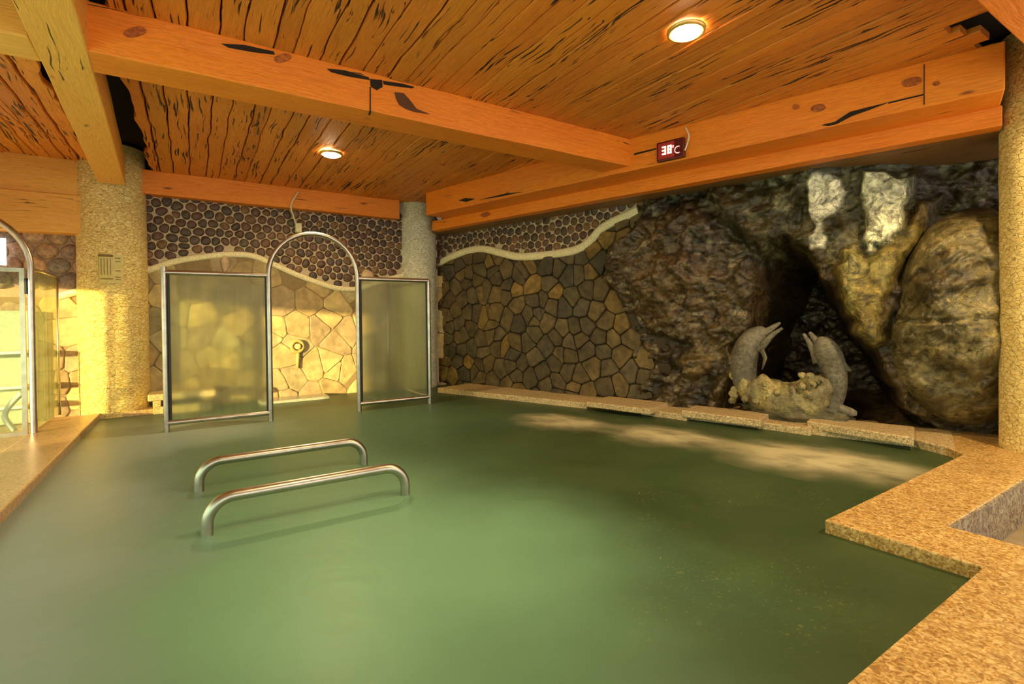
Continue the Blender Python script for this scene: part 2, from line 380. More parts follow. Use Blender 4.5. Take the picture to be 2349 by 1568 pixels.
mk('deck_corner', prism([(.02, 5.62), (.02, 6.9), (1.6, 6.9), (1.6, 5.1), (.25, 5.2)], -.1, DT-.004), M_DECK, FA, kind='structure')
# ---------------------------------------------------------------- columns
CL = (-5.22, 6.58); CB = (-1.68, 8.96); CR = (4.40, 4.03)
def colm(c, r, lab, mat, seed):
    f = lambda a, z: r*(1+.012*noise.noise(Vector((math.cos(a)*3, math.sin(a)*3, z*4+seed))))
    return mk('stone_column', cyl(c, r, -.05, 3.45, 64, 60, f), mat, FW, base=(c[0], c[1], -.05), smooth=True, angle=60, label=lab, cat='column', group='round stone clad columns')
colm(CL, .369, 'thick round yellow column clad in stone chips, left, bearing a small notice plate', M_COL, 1)
colm(CB, .332, 'pale round column in the far corner behind the glass screen', M_COLW, 2)
colm(CR, .35, 'pale yellow column clad in stone chips at the right edge', M_COL, 3)
# ---------------------------------------------------------------- timbers
BG = 'heavy orange ceiling beams'
def beam(fr, x0, x1, y0, y1, z0, z1, lab, mat=M_BEAM, seed=0, wany=0, amp=.006, name='wooden_beam'):
    return mk(name, gridbox(x0, x1, y0, y1, z0, z1, .12, amp, seed, wany), mat, fr, bevel=.01, label=lab, cat='beam', group=BG)
bmC = beam(FB, -.55, 4.27, 4.08, 4.42, 2.90, 3.215, 'long orange beam crossing the middle of the ceiling with dark splits', seed=1)
beam(FB, -4.5, -.80, 4.08, 4.42, 2.90, 3.215, 'short beam left of the yellow beam, in line with the middle beam', M_BEAMY, 2)
# the pale beam that ends on the left column
dbL = at_z(29, 0, 2.9); dbR = at_z(169, 0, 2.9); dbR2 = at_z(288, 424, 2.9); dbL2 = at_z(190, 347, 2.9)
dv_ = (dbR2-dbR).normalized(); FP = Frame(dv_, Vector((-dv_.y, dv_.x, 0)))
x_end = FP.l(dbR2).x; yR = FP.l(dbR).y; yL = (FP.l(dbL).y+FP.l(dbL2).y)/2
beam(FP, -1.0, x_end, yR, yL, 2.895, 3.26, 'pale yellow beam running from the upper left onto the thick left column', M_BEAMY, 3)
beam(FB, -.83, FB.hit(917, 480, 8.2).x, 8.2, 8.42, 2.90, 3.22, 'orange beam along the top of the pebble wall', seed=4)
beam(FB, -6, -.85, 8.16, 8.4, 2.78, 3.22, 'upper golden beam left of the thick column', M_BEAMY, 5)
beam(FB, -6, -.85, 8.12, 8.4, 2.30, 2.775, 'lower golden beam left of the thick column above larger pebbles', M_BEAMY, 6)
bmU = beam(FA, FA.hit(977, 480, 5.22).x, FA.hit(2306, 200, 5.22).x, 5.22, 5.68, 2.85, 3.215, 'upper stepped orange beam over the rock wall carrying the red display', seed=7)
bmLo = beam(FA, FA.hit(994, 520, 5.67).x, FA.hit(2288, 250, 5.64).x+.03, 5.64, 5.80, 2.70, 2.862, 'lower stepped orange beam above the flagstones and rocks', seed=8)
M_SOFF = wood('shaded_soffit', (.30, .15, .045), (.18, .08, .02), (.03, .012, .005), .64)  # shade beneath the beams put into a darker wood colour
mk('soffit_board', gridbox(-7.0, .55, 5.80, 7.3, 2.705, 2.84, .15, .01, 9), M_SOFF, FA, label='soffit board tinted dark for shade between the lower beam and the rock face', cat='board')
beam(FB, -1, 7, .60, .95, 2.90, 3.22, 'beam cutting the top right corner of the ceiling', seed=10)
M_SPLITB = plain('brown_split', (.11, .035, .01), .8)
M_SPLIT = plain('dark_split', (.018, .008, .004), .9); M_KNOT = plain('red_knot', (.40, .10, .014), .5, 0, .5, 40)
def split(par, fr, yp, pts, mat=None, name='split'):
    P = [fr.hit(x, y, yp) for x, y in pts]; V = [(p.x, yp-.008, p.z) for p in P]+[(p.x, yp+.03, p.z) for p in P]; n = len(P)
    Fc = [tuple(range(n)), tuple(range(n, 2*n))]+[(i, (i+1) % n, n+(i+1) % n, n+i) for i in range(n)]
    mk(name, (V, Fc), mat or M_SPLIT, fr, parent=par, label='dark open split in the timber' if name == 'split' else 'dark reddish knot')
def knot(par, fr, yp, x, y, a, b): split(par, fr, yp, [(x+a*math.cos(t)+.15*b*math.sin(3*t), y-.2*a*math.cos(t)+b*math.sin(t)) for t in [2*math.pi*i/14 for i in range(14)]], M_KNOT, 'knot')
split(bmC, FB, 4.08, [(508, 101), (560, 104), (628, 119), (630, 126), (580, 120), (525, 110)])
split(bmC, FB, 4.08, [(750, 158), (790, 162), (845, 178), (848, 184), (800, 176), (760, 166)])
split(bmC, FB, 4.08, [(849, 182), (876, 184), (877, 200), (864, 207), (850, 198)])
split(bmC, FB, 4.08, [(878, 186), (920, 192), (950, 200), (945, 203), (905, 198), (880, 194)])
split(bmC, FB, 4.08, [(905, 212), (925, 214), (938, 228), (955, 250), (985, 262), (950, 257), (930, 250), (915, 240), (908, 226)], M_SPLITB)
knot(bmC, FB, 4.08, 648, 134, 20, 10); knot(bmC, FB, 4.08, 310, 74, 26, 12)
split(bmC, FB, 4.08, [(848, 200), (850, 200), (850, 262), (848, 262)])
split(bmU, FA, 5.22, [(1885, 287), (1915, 280), (1950, 257), (2005, 243), (2038, 235), (2000, 250), (1955, 266), (1920, 284), (1900, 289)])
split(bmU, FA, 5.22, [(2038, 235), (2118, 216), (2118, 219), (2038, 238)]); split(bmU, FA, 5.22, [(2119, 148), (2121, 148), (2121, 240), (2119, 240)])
knot(bmU, FA, 5.22, 2092, 188, 24, 11); knot(bmU, FA, 5.22, 1877, 248, 17, 9); knot(bmU, FA, 5.22, 1826, 245, 9, 6); knot(bmU, FA, 5.22, 2148, 192, 9, 5)
split(bmU, FA, 5.22, [(1052, 460), (1068, 454), (1090, 456), (1070, 463)]); split(bmU, FA, 5.22, [(1455, 352), (1505, 340), (1505, 343), (1455, 356)])
knot(bmLo, FA, 5.64, 1114, 492, 11, 6); split(bmU, FA, 5.22, [(1100, 458), (1160, 444), (1200, 440), (1150, 450)])
# ceiling of wany planks laid along the D direction (frame FD: x = d, y = -b)
def planks(b0, b1, d0, d1, z, seed, endf=None, gapmin=.0, wmin=.08, wmax=.2):
    rnd = random.Random(seed); V, Fc, Cc = [], [], []; b = b0
    while b < b1:
        w = rnd.uniform(wmin, wmax); g = rnd.choice([.002, .003, .005, .008, .012, .018]); dz = rnd.uniform(0, .012)
        t = rnd.uniform(.88, 1.08); cc = (t, t*rnd.uniform(.93, 1.05), t*rnd.uniform(.85, 1.1))
        e0 = d0 if not endf else endf(b); n = int((d1-e0)/.09)+1; k0 = len(V)
        for i in range(n+1):
            d = e0+(d1-e0)*i/n
            def wob(bb, sd): return .018*noise.fractal(Vector((d*2.2, sd*9.7, seed)), 1, 2, 3)
            bl = b+wob(b, b)*(1.6 if b == b0 else 1)*(2.5 if b == b0 else 1); br = b+w-g+wob(b+w, b+w)+.5*g*noise.noise(Vector((d*3, b, 5)))
            sag = .006*noise.noise(Vector((d*1.3, b*3, 1)))
            for (bb, zz) in ((bl, z+.014), (bl+.007, z), (br-.007, z), (br, z+.014), (br, z+.05), (bl, z+.05)):
                V.append((d, -bb, zz+dz+sag)); Cc.append(cc)
        for i in range(n):
            for j in range(6): Fc.append((k0+i*6+j, k0+i*6+(j+1) % 6, k0+(i+1)*6+(j+1) % 6, k0+(i+1)*6+j))
        Fc += [tuple(k0+q for q in range(6)), tuple(k0+n*6+q for q in range(6))]
        b += w
    return (V, Fc), Cc
pv, pc = planks(-.44, 7.2, .2, 8.38, 3.2, 3, lambda b: .2 if b < 4.42 else 1.30+.12*noise.noise(Vector((b*7, 0, 0))))
mk('ceiling', pv, M_CEIL, FD, base=(0, 0, 3.2), cols=pc, kind='structure')
pv, pc = planks(-6.5, -1.0, .2, 8.3, 3.2, 5)
# mirrored so the ragged side faces the beam
pv = ([(v[0], -(-7.5-(-v[1])), v[2]) for v in pv[0]], pv[1])
mk('ceiling_left', pv, M_CEIL, FD, base=(0, 0, 3.2), cols=[(c[0]*1.25, c[1]*1.35, c[2]*1.5) for c in pc], kind='structure')
mk('roof', join(box(-10, 9, -4.5, 11, 3.5, 3.6), box(-.95, -.45, 8.3, 8.5, 2.9, 3.5), box(-.8, -.5, -4.5, .5, 3.22, 3.5), box(-10, 9, 8.9, 9, 3.2, 3.5), box(-10, 9, -4.5, -4.4, 3.2, 3.5)), M_ROOF, FB, kind='structure')
# ---------------------------------------------------------------- cell walls: pebbles above a wavy cream line, flagstones below
def clip(poly, mx, my, nx, ny):
    out = []
    for i in range(len(poly)):
        a, b = poly[i], poly[(i+1) % len(poly)]
        da = (a[0]-mx)*nx+(a[1]-my)*ny; db = (b[0]-mx)*nx+(b[1]-my)*ny
        if da <= 0: out.append(a)
        if (da < 0 < db) or (db < 0 < da):
            t = da/(da-db); out.append((a[0]+(b[0]-a[0])*t, a[1]+(b[1]-a[1])*t))
    return out
def voronoi(x0, x1, z0, z1, sp, jit, seed, inside, relax=1, hexa=True):
    rnd = random.Random(seed); P = []; r = 0; z = z0-sp
    while z < z1+sp:
        x = x0-sp+(sp/2 if r % 2 else 0)
        while x < x1+sp:
            P.append((x+rnd.uniform(-jit, jit)*sp, z+rnd.uniform(-jit, jit)*sp)); x += sp
        z += sp*.87; r += 1
    for it in range(relax+1):
        G = {}
        for i, p in enumerate(P): G.setdefault((int(p[0]//(sp*1.5)), int(p[1]//(sp*1.5))), []).append(i)
        cells = []
        for i, p in enumerate(P):
            gx, gz = int(p[0]//(sp*1.5)), int(p[1]//(sp*1.5)); L = 2*sp
            poly = [(p[0]-L, p[1]-L), (p[0]+L, p[1]-L), (p[0]+L, p[1]+L), (p[0]-L, p[1]+L)]
            for ax in (-2, -1, 0, 1, 2):
                for az in (-2, -1, 0, 1, 2):
                    for j in G.get((gx+ax, gz+az), ()):
                        if j != i:
                            q = P[j]; poly = clip(poly, (p[0]+q[0])/2, (p[1]+q[1])/2, q[0]-p[0], q[1]-p[1])
                            if len(poly) < 3: break
                    if len(poly) < 3: break
                if len(poly) < 3: break
            cells.append(poly)
        if it < relax:
            P = [((p[0]+sum(v[0] for v in c)/len(c))/2, (p[1]+sum(v[1] for v in c)/len(c))/2) if len(c) > 2 else p for p, c in zip(P, cells)]
    return [(p, c) for p, c in zip(P, cells) if len(c) > 2 and inside(*p) and max(v[0] for v in c)-min(v[0] for v in c) < 2.3*sp and max(v[1] for v in c)-min(v[1] for v in c) < 2.3*sp]
def pebbles(cells, y, h, colf, gap=.007, zlim=None, zmin=None, seed=0):
    rnd = random.Random(seed); V, Fc, Cc = [], [], []; K = 14
    for (cx, cz), poly in cells:
        mx = sum(v[0] for v in poly)/len(poly); mz = sum(v[1] for v in poly)/len(poly); rr = []
        for k in range(K):
            a = 2*math.pi*k/K; dx, dz = math.cos(a), math.sin(a); best = 9
            for i in range(len(poly)):
                (ax, az), (bx, bz) = poly[i], poly[(i+1) % len(poly)]; ex, ez = bx-ax, bz-az; den = dx*ez-dz*ex
                if abs(den) > 1e-9:
                    t = ((ax-mx)*ez-(az-mz)*ex)/den; u = ((ax-mx)*dz-(az-mz)*dx)/den
                    if t > 0 and -1e-6 <= u <= 1+1e-6: best = min(best, t)
            rr.append(best)
        mean = sorted(rr)[K//2]; rr = [max(.015, min(r, mean*1.18)-gap) for r in rr]
        rr = [(rr[k-1]+2*rr[k]+rr[(k+1) % K])/4 for k in range(K)]
        c = colf(rnd); hh = h*rnd.uniform(.7, 1.2); k0 = len(V)
        for f, d in ((1, 0), (.96, .35), (.82, .7), (.5, .95)):
            for k in range(K):
                a = 2*math.pi*k/K; X = mx+math.cos(a)*rr[k]*f; Z = mz+math.sin(a)*rr[k]*f
                if zlim: Z = max(Z, zlim(X))
                V.append((X, y-hh*d, Z)); Cc.append(c)
        V.append((mx, y-hh, mz)); Cc.append(c)
        for r in range(3):
            for k in range(K): Fc.append((k0+r*K+k, k0+r*K+(k+1) % K, k0+(r+1)*K+(k+1) % K, k0+(r+1)*K+k))
        for k in range(K): Fc.append((k0+3*K+k, k0+3*K+(k+1) % K, k0+4*K))
    return (V, Fc), Cc
def flags(cells, y, h, colf, gap=.007, zlim=None, seed=0, zfloor=0):
    rnd = random.Random(seed); V, Fc, Cc = [], [], []
    for (cx, cz), poly in cells:
        mx = sum(v[0] for v in poly)/len(poly); mz = sum(v[1] for v in poly)/len(poly); c = colf(rnd, mx, mz); hh = h*rnd.uniform(.5, 1.3)
        tx, tz = rnd.uniform(-.05, .05), rnd.uniform(-.05, .05); ptsv = []
        for i in range(len(poly)):                           # round the corners and break the edges
            a, b = poly[i], poly[(i+1) % len(poly)]
            for t in (.12, .5, .88):
                X, Z = a[0]+(b[0]-a[0])*t, a[1]+(b[1]-a[1])*t
                X += .012*noise.noise(Vector((X*9, Z*9, 1))); Z += .012*noise.noise(Vector((X*9, Z*9, 7))); ptsv.append((X, Z))
        k0 = len(V); n = len(ptsv)
        for f, d in ((0, 0), (0, .6), (.012, 1), (.03, 1.05)):
            for (X, Z) in ptsv:
                L = math.hypot(X-mx, Z-mz)+1e-6; s = max(.2, (L-gap-f)/L); X2, Z2 = mx+(X-mx)*s, mz+(Z-mz)*s
                if zlim: Z2 = min(Z2, zlim(X2))
                Z2 = max(Z2, zfloor)
                V.append((X2, y-hh*d-((X2-mx)*tx+(Z2-mz)*tz if d else 0), Z2)); Cc.append(c)
        for r in range(3):
            for k in range(n): Fc.append((k0+r*n+k, k0+r*n+(k+1) % n, k0+(r+1)*n+(k+1) % n, k0+(r+1)*n+k))
        Fc.append(tuple(k0+3*n+k for k in range(n)))
    return (V, Fc), Cc
def interp(pts):
    pts = sorted(pts)
    def f(x):
        if x <= pts[0][0]: return pts[0][1]
        for a, b in zip(pts, pts[1:]):
            if x <= b[0]:
                t = (x-a[0])/(b[0]-a[0]); return a[1]+(b[1]-a[1])*t
        return pts[-1][1]
    return f
def pebcol(r):
    t = r.choice([(.115, .060, .036), (.085, .050, .034), (.15, .080, .040), (.10, .066, .042), (.13, .062, .040), (.19, .095, .038)])
    k = r.uniform(.75, 1.2); return (t[0]*k, t[1]*k, t[2]*k)
YB = 8.38
# back wall
pts = [(132, 682), (178, 668), (250, 645), (345, 618), (400, 600), (460, 590), (520, 584), (575, 586), (620, 603), (680, 630), (740, 652), (780, 662), (820, 662), (865, 647), (930, 630)]
tp = [FB.hit(x, y, YB) for x, y in pts]; tz = interp([(p.x, p.z) for p in tp]); tz0 = tp[0].z
wb = root('wall_back', FB, (1.0, YB, 0), kind='structure')
mk('backing', box(-7, 3.75, YB, YB+.25, -.3, 3.3), M_MORT, FB, parent=wb)
cs = voronoi(-1.0, 3.7, 1.2, 2.95, 135e-3, .36, 11, lambda x, z: z > tz(x)+.05 and x > -.75 and z < 3.0)
(v, c) = pebbles(cs, YB, .03, pebcol, zlim=lambda x: tz(x)-.02, seed=1); mk('pebble_facing', v, M_PEB, FB, parent=wb, cols=c, smooth=True)
cs = voronoi(-3.2, -.9, 1.2, 2.4, .21, .2, 12, lambda x, z: z > tz(x)+.05)
def pebcol2(r): c = pebcol(r); return (c[0]*2.6+.05, c[1]*2.9+.05, c[2]*3.2+.04)
(v, c) = pebbles(cs, YB, .06, pebcol2, zlim=lambda x: tz(x)-.02, seed=2); mk('pebble_facing', v, M_PEB, FB, parent=wb, cols=c, smooth=True)
mk('mortar', box(-7, -.9, YB-.006, YB, 1.2, 2.5), plain('rosy_mortar', (.42, .28, .18), .9), FB, parent=wb)
def flagcol(r, x, z):
    t = r.choice([(.42, .30, .13), (.36, .25, .11), (.48, .35, .15), (.32, .23, .12), (.38, .30, .15)]); k = r.uniform(.8, 1.15)
    return (t[0]*k, t[1]*k, t[2]*k)
cs = voronoi(-3.6, 3.7, 0, 2.0, .36, .46, 13, lambda x, z: z < tz(x)-.02 and z > -.2, relax=0)
(v, c) = flags(cs, YB-.01, .016, flagcol, .004, zlim=tz, seed=3, zfloor=-.1); mk('flagstone_facing', v, M_FLAGB, FB, parent=wb, cols=c)
mk('dark_joint', join(*[box(x, x+.1, YB-.012, YB+.01, -.2, max(.2, tz(x+.05))) for x in [i*.1-2.4 for i in range(61)]]), plain('brown_mortar', (.24, .165, .075), .9), FB, parent=wb)
mk('wavy_trim', tube([(p.x, YB-.015, p.z) for p in catmull(tp, 6)], .045, 10, .8, up=(0, 0, 1)), M_TRIM, FB, parent=wb, smooth=True)
# oblique right wall
def sdpoly(x, y, P):
    d = 1e9; ins = False; n = len(P)
    for i in range(n):
        (ax, ay), (bx, by) = P[i], P[(i+1) % n]; ex, ey = bx-ax, by-ay; t = max(0, min(1, ((x-ax)*ex+(y-ay)*ey)/(ex*ex+ey*ey)))
        d = min(d, math.hypot(x-ax-ex*t, y-ay-ey*t))
        if (ay > y) != (by > y) and x < ax+(y-ay)/(by-ay)*(bx-ax): ins = not ins
    return d if ins else -d
P_MASS = [(1500, 380), (1468, 478), (1415, 560), (1378, 640), (1400, 700), (1450, 775), (1478, 830), (1452, 900), (1470, 990), (2500, 1200), (2500, 200)]
YA = 6.15
pts = [(990, 612), (1012, 602), (1040, 588), (1075, 575), (1110, 571), (1150, 580), (1185, 588), (1220, 588), (1270, 583), (1320, 574), (1352, 556), (1380, 526), (1410, 508), (1440, 495), (1465, 482)]
tpa = [FA.hit(x, y, YA) for x, y in pts]; tza = interp([(p.x, p.z) for p in tpa])
wr = root('wall_right', FA, (-5, YA, 0), kind='structure')
mk('light_block_skirt', box(-8.2, 3.5, 7.31, 7.4, 2.6, 3.55), M_ROOF, FA, parent=wr)  # unseen skirt added to stop light leaking in under the roof
mk('backing', box(-8.2, -2.6, YA+.01, YA+.22, -.2, 2.85), M_MORTD, FA, parent=wr)
mk('mortar', join(*[box(x, x+.05, YA-.004, YA+.02, tza(x+.025), 2.8) for x in [-7.6+i*.05 for i in range(91)]]), M_MORT, FA, parent=wr)
cs = voronoi(-7.6, -3.0, 1.9, 2.8, 135e-3, .36, 14, lambda x, z: z > tza(x)+.05 and z < 2.8)
(v, c) = pebbles(cs, YA, .028, pebcol, zlim=lambda x: tza(x)-.02, seed=4); mk('pebble_facing', v, M_PEB, FA, parent=wr, cols=c, smooth=True)
def flagcolA(r, x, z):
    t = r.choice([(.15, .10, .036), (.12, .082, .034), (.10, .076, .042), (.17, .11, .036), (.13, .092, .042), (.12, .09, .036), (.26, .155, .035)]); k = r.uniform(.6, .95)
    return (t[0]*k, t[1]*k, t[2]*k)
cs = voronoi(-7.7, -2.6, 0, 2.7, .26, .42, 15, lambda x, z: z < tza(x)-.02 and z > -.1 and sdpoly(*proj(FA.w((x, YA, z))), P_MASS) < 22, relax=0)
(v, c) = flags(cs, YA, .04, flagcolA, zlim=tza, seed=5, zfloor=-.05); mk('flagstone_facing', v, M_FLAG, FA, parent=wr, cols=c)
mk('wavy_trim', tube([(p.x, YA-.02, p.z) for p in catmull(tpa, 6)], .062, 12, .7), M_TRIM, FA, parent=wr, smooth=True)
w2 = FB.hit(14, 608, YB-.09); w2t = FB.hit(14, 546, YB-.09)
mk('window_2', box(w2.x-1.6, w2.x, YB-.09, YB-.07, w2.z, w2t.z), emit('daylight_pane', (1, 1, .95), 1.1), FB, kind='structure')
# left wall, out of frame: added, with a low opening that shapes the sun
mk('wall_left_added', join(box(-2.9, -2.6, -14, 9, 1.78, 3.6), box(-2.9, -2.6, -14, 5.25, -.1, .05)), plain('added_left_wall', (.5, .4, .26), .9), FB, kind='structure')
wn = root('window_added', FB, (-2.75, 2, .05), kind='structure')  # unseen window added as a soft daylight source
m_, nt_, b_ = newmat('added_diffuser'); tl_ = nd(nt_, 'ShaderNodeBsdfTranslucent', i_0=(.62, .86, 1, 1)); nt_.links.new(tl_.outputs[0], nt_.nodes['Material Output'].inputs[0])
mk('added_pane', box(-2.76, -2.74, -14, 5.25, .05, 1.78), m_, FB, parent=wn)
mk('added_window_frame', join(*[box(-2.8, -2.7, x, x+.07, .05, 1.78) for x in (-14, -10, -6, -4, -2, 0, 1.7, 3.4, 5.2)]), plain('added_window_wood', (.3, .16, .06), .5), FB, parent=wn)
# ---------------------------------------------------------------- rock face
def sm(x, a, b):
    t = max(0, min(1, (x-a)/(b-a))); return t*t*(3-2*t)
P_CAVE = [(1775, 600), (1815, 545), (1870, 600), (1905, 660), (1960, 745), (2020, 830), (2075, 940), (2140, 990), (1660, 965), (1695, 860), (1715, 760)]
P_WEDGE = [(1640, 440), (1850, 430), (1835, 500), (1800, 560), (1765, 612), (1735, 590), (1690, 520)]
P_W1 = [(1868, 425), (1925, 418), (1945, 440), (1925, 490), (1902, 505), (1896, 575), (1876, 585), (1872, 560), (1884, 510), (1868, 470)]
P_W2 = [(1975, 400), (2035, 392), (2085, 398), (2084, 440), (2062, 535), (2015, 582), (1988, 560), (1976, 480)]
P_OCH = [(1920, 590), (1960, 570), (2010, 590), (2075, 540), (2110, 440), (2180, 420), (2150, 500), (2085, 590), (2052, 680), (2040, 780), (2010, 795), (1975, 745), (1935, 680)]
NR = 6.3
CREV = [[(1385, 650), (1420, 700), (1480, 765), (1560, 795), (1600, 800)], [(1575, 800), (1545, 860), (1500, 900)], [(1670, 830), (1625, 890), (1615, 950)], [(1600, 440), (1690, 520), (1760, 600)], [(1400, 560), (1480, 500), (1560, 470)]]
def rock_at(s, z):
    p = FA.w((s, NR, z)); px, py = proj(p)
    w = noise.noise_vector(Vector((s*3, z*3, 2)))*22; w2 = noise.noise_vector(Vector((s*9, z*9, 4)))*9
    x, y = px+w.x+w2.x, py+w.y+w2.y
    mass = sm(sdpoly(x, y, P_MASS), -15, 30)
    n = 6.42-.34*mass
    n += .42*sm(px, 1850, 2250)*sm(700-py, 0, 250)                           # the top falls back to the right
    n += .35*sm(px, 2040, 2200)
    n -= .26*math.exp(-(((x-1555)/130)**2+((y-600)/110)**2)) + .12*math.exp(-(((x-1650)/90)**2+((y-520)/60)**2))
    n -= .10*math.exp(-(((x-1600)/120)**2+((y-850)/70)**2))
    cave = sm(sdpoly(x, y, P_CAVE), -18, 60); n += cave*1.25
    wd = sm(sdpoly(x, y, P_WEDGE), -8, 30); n -= .16*wd
    cr = 0
    for L in CREV:
        for (ax, ay), (bx, by) in zip(L, L[1:]):
            ex, ey = bx-ax, by-ay; tt = max(0, min(1, ((x-ax)*ex+(y-ay)*ey)/(ex*ex+ey*ey))); cr = max(cr, 1-sm(math.hypot(x-ax-ex*tt, y-ay-ey*tt), 4, 34))
    n += .12*cr
    w1 = sm(sdpoly(x, y, P_W1), -4, 8); wh2 = sm(sdpoly(x, y, P_W2), -5, 12); oc = sm(sdpoly(x, y, P_OCH), -8, 22)
    n -= .06*w1+.12*wh2+.20*oc
    v = Vector((s, z*1.2, 0))
    fr = noise.fractal(v*2.3+Vector((3, 1, 0)), .9, 2.1, 6); rd = noise.ridged_multi_fractal(v*3.1, 1, 2.1, 5, 1, 2)
    calm = 1-.65*max(w1, wh2, oc)
    n += (.13*fr-.06*(rd-1.2))*calm+.02*noise.fractal(v*9, 1, 2, 3)
    # own colour of the stone, with shade painted into crevices and cave
    t = noise.noise(Vector((s*1.7+4, z*1.7, 5)))*.5+.5; u = noise.fractal(Vector((s*5, z*5, 9)), 1, 2, 4)
    c = Vector((.080, .050, .022)).lerp(Vector((.18, .115, .045)), max(0, min(1, t+.4*u)))
    vein = sm(rd, 1.6, 2.3)*(1-sm(px, 1700, 1800)); c = c.lerp(Vector((.34, .28, .16)), .55*vein)
    rust = math.exp(-(((x-1560)/110)**2+((y-640)/90)**2)); c = c.lerp(Vector((.26, .15, .055)), .7*rust)
    och2 = math.exp(-(((x-1650)/50)**2+((y-835)/60)**2)); c = c.lerp(Vector((.36, .23, .06)), .8*och2)
    gry = math.exp(-(((x-1640)/80)**2+((y-560)/60)**2)); c = c.lerp(Vector((.12, .09, .07)), .7*gry)
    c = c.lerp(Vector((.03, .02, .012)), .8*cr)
    cream = sm(noise.fractal(Vector((s*6+z*4, z*9-s*3, 2)), 1, 2, 4), .28, .42)*(1-sm(px, 1690, 1740)); c = c.lerp(Vector((.46, .38, .24)), .6*cream)
    moss = sm(px, 1620, 1800)*sm(640-py, 0, 90); c = c.lerp(Vector((.085, .080, .030)) if u < .1 else Vector((.22, .20, .10)), .8*moss)
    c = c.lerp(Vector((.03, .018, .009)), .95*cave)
    c = c.lerp(Vector((.40, .29, .06)), .9*oc)
    g = sm(y, 560, 700); c = c.lerp(Vector((.72, .64, .22)), oc*sm(noise.noise(Vector((s*4, z*2, 3))), .0, .35)*.9)
    c = c.lerp(Vector((.88, .84, .66)), .95*w1); c = c.lerp(Vector((1.0, .97, .68)), .95*wh2)
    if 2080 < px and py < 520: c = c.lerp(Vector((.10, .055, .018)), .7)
    if u > .25 and px > 1620 and py < 500: c = c.lerp(Vector((.36, .33, .18)), .6)
    k = .62 if max(wh2, w1) < .3 else 1
    return n, tuple(c*k)+(max(.38, .9*max(wh2, w1, .7*oc)),)
s0, s1, z0, z1, st = -3.65, 1.7, -.05, 2.80, .016
ns, nz = int((s1-s0)/st), int((z1-z0)/st); V, Fc, Cc = [], [], []
for j in range(nz+1):
    for i in range(ns+1):
        s, z = s0+(s1-s0)*i/ns, z0+(z1-z0)*j/nz; n, c = rock_at(s, z); V.append((s, n, z)); Cc.append(c)
for j in range(nz):
    for i in range(ns): a = j*(ns+1)+i; Fc.append((a, a+1, a+ns+2, a+ns+1))
k0 = len(V)                                                              # back and rim give the face its thickness
rim = [i for i in range(ns+1)]+[j*(ns+1)+ns for j in range(1, nz+1)]+[nz*(ns+1)+i for i in range(ns-1, -1, -1)]+[j*(ns+1) for j in range(nz-1, 0, -1)]
for r in rim: V.append((V[r][0], 7.9, V[r][2])); Cc.append((.05, .04, .03, .6))
m_ = len(rim)
for i in range(m_): Fc.append((rim[i], rim[(i+1) % m_], k0+(i+1) % m_, k0+i))
Fc.append(tuple(k0+i for i in range(m_)))
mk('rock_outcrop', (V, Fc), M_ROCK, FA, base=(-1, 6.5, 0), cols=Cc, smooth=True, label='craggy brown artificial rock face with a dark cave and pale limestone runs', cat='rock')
# boulder leaning at the right: outline on the wall plane, domed towards the room
def boulder(name, outl, nb, dome, lab, seed, cA, cB, crackpts=None):
    O = [FA.hit(x, y, nb) for x, y in outl]; O = catmull(O+[O[0]], 12)[:-1]; m = len(O)
    cx_, cz_ = sum(p.x for p in O)/m, sum(p.z for p in O)/m; K = 60; V, Fc, Cc = [], [], []
    for side in (1, -1):
        for k in range(K+1):
            f = 1-k/K if side > 0 else 1-k/K
            for p in O:
                X, Z = cx_+(p.x-cx_)*f, cz_+(p.z-cz_)*f
                d = dome*max(0, 1-f**3)**.6*(1-.25*(1-f)*math.sin(3*X+2*Z+1)); nn = noise.fractal(Vector((X*2.5+seed, Z*2.5, 0)), 1, 2, 5)
                rg = noise.ridged_multi_fractal(Vector(((X+Z)*1.6, (X-Z)*5, seed)), 1, 2.1, 5, 1, 2)
                d2 = d+((.10*nn+.045*(rg-1.3))*(1-f**6) if side > 0 else 0)
                if side > 0 and crackpts:
                    cz = crackpts(X); d2 -= .05*math.exp(-((Z-cz)/.02)**2)*(1-f**4)*sm(X, -.45, -.2)
                V.append((X, nb-d2 if side > 0 else nb+d*.5, Z))
                t = sm(noise.fractal(Vector((X*2, Z*3, seed+4)), 1, 2, 4), -.5, .6); Cc.append(tuple(cA.lerp(cB, t))+(.42,))
    for sd_ in range(2):
        o_ = sd_*(K+1)*m
        for k in range(K):
            for i in range(m): Fc.append((o_+k*m+i, o_+k*m+(i+1) % m, o_+(k+1)*m+(i+1) % m, o_+(k+1)*m+i))
    return mk(name, (V, Fc), M_ROCK, FA, cols=Cc, smooth=True, label=lab, cat='boulder')
ck = interp([(-.8, 1.13), (-.35, 1.15), (-.1, 1.13), (.2, 1.14), (.6, 1.17)])
boulder('boulder', [(2215, 478), (2150, 505), (2105, 555), (2072, 615), (2052, 690), (2036, 760), (2038, 840), (2072, 895), (2130, 945), (2200, 972), (2280, 965), (2330, 900), (2350, 700), (2335, 540), (2280, 480)], 6.35, .55,
        'large rounded brown boulder at the right end of the rock wall', 1, Vector((.075, .054, .020)), Vector((.235, .185, .075)), ck)
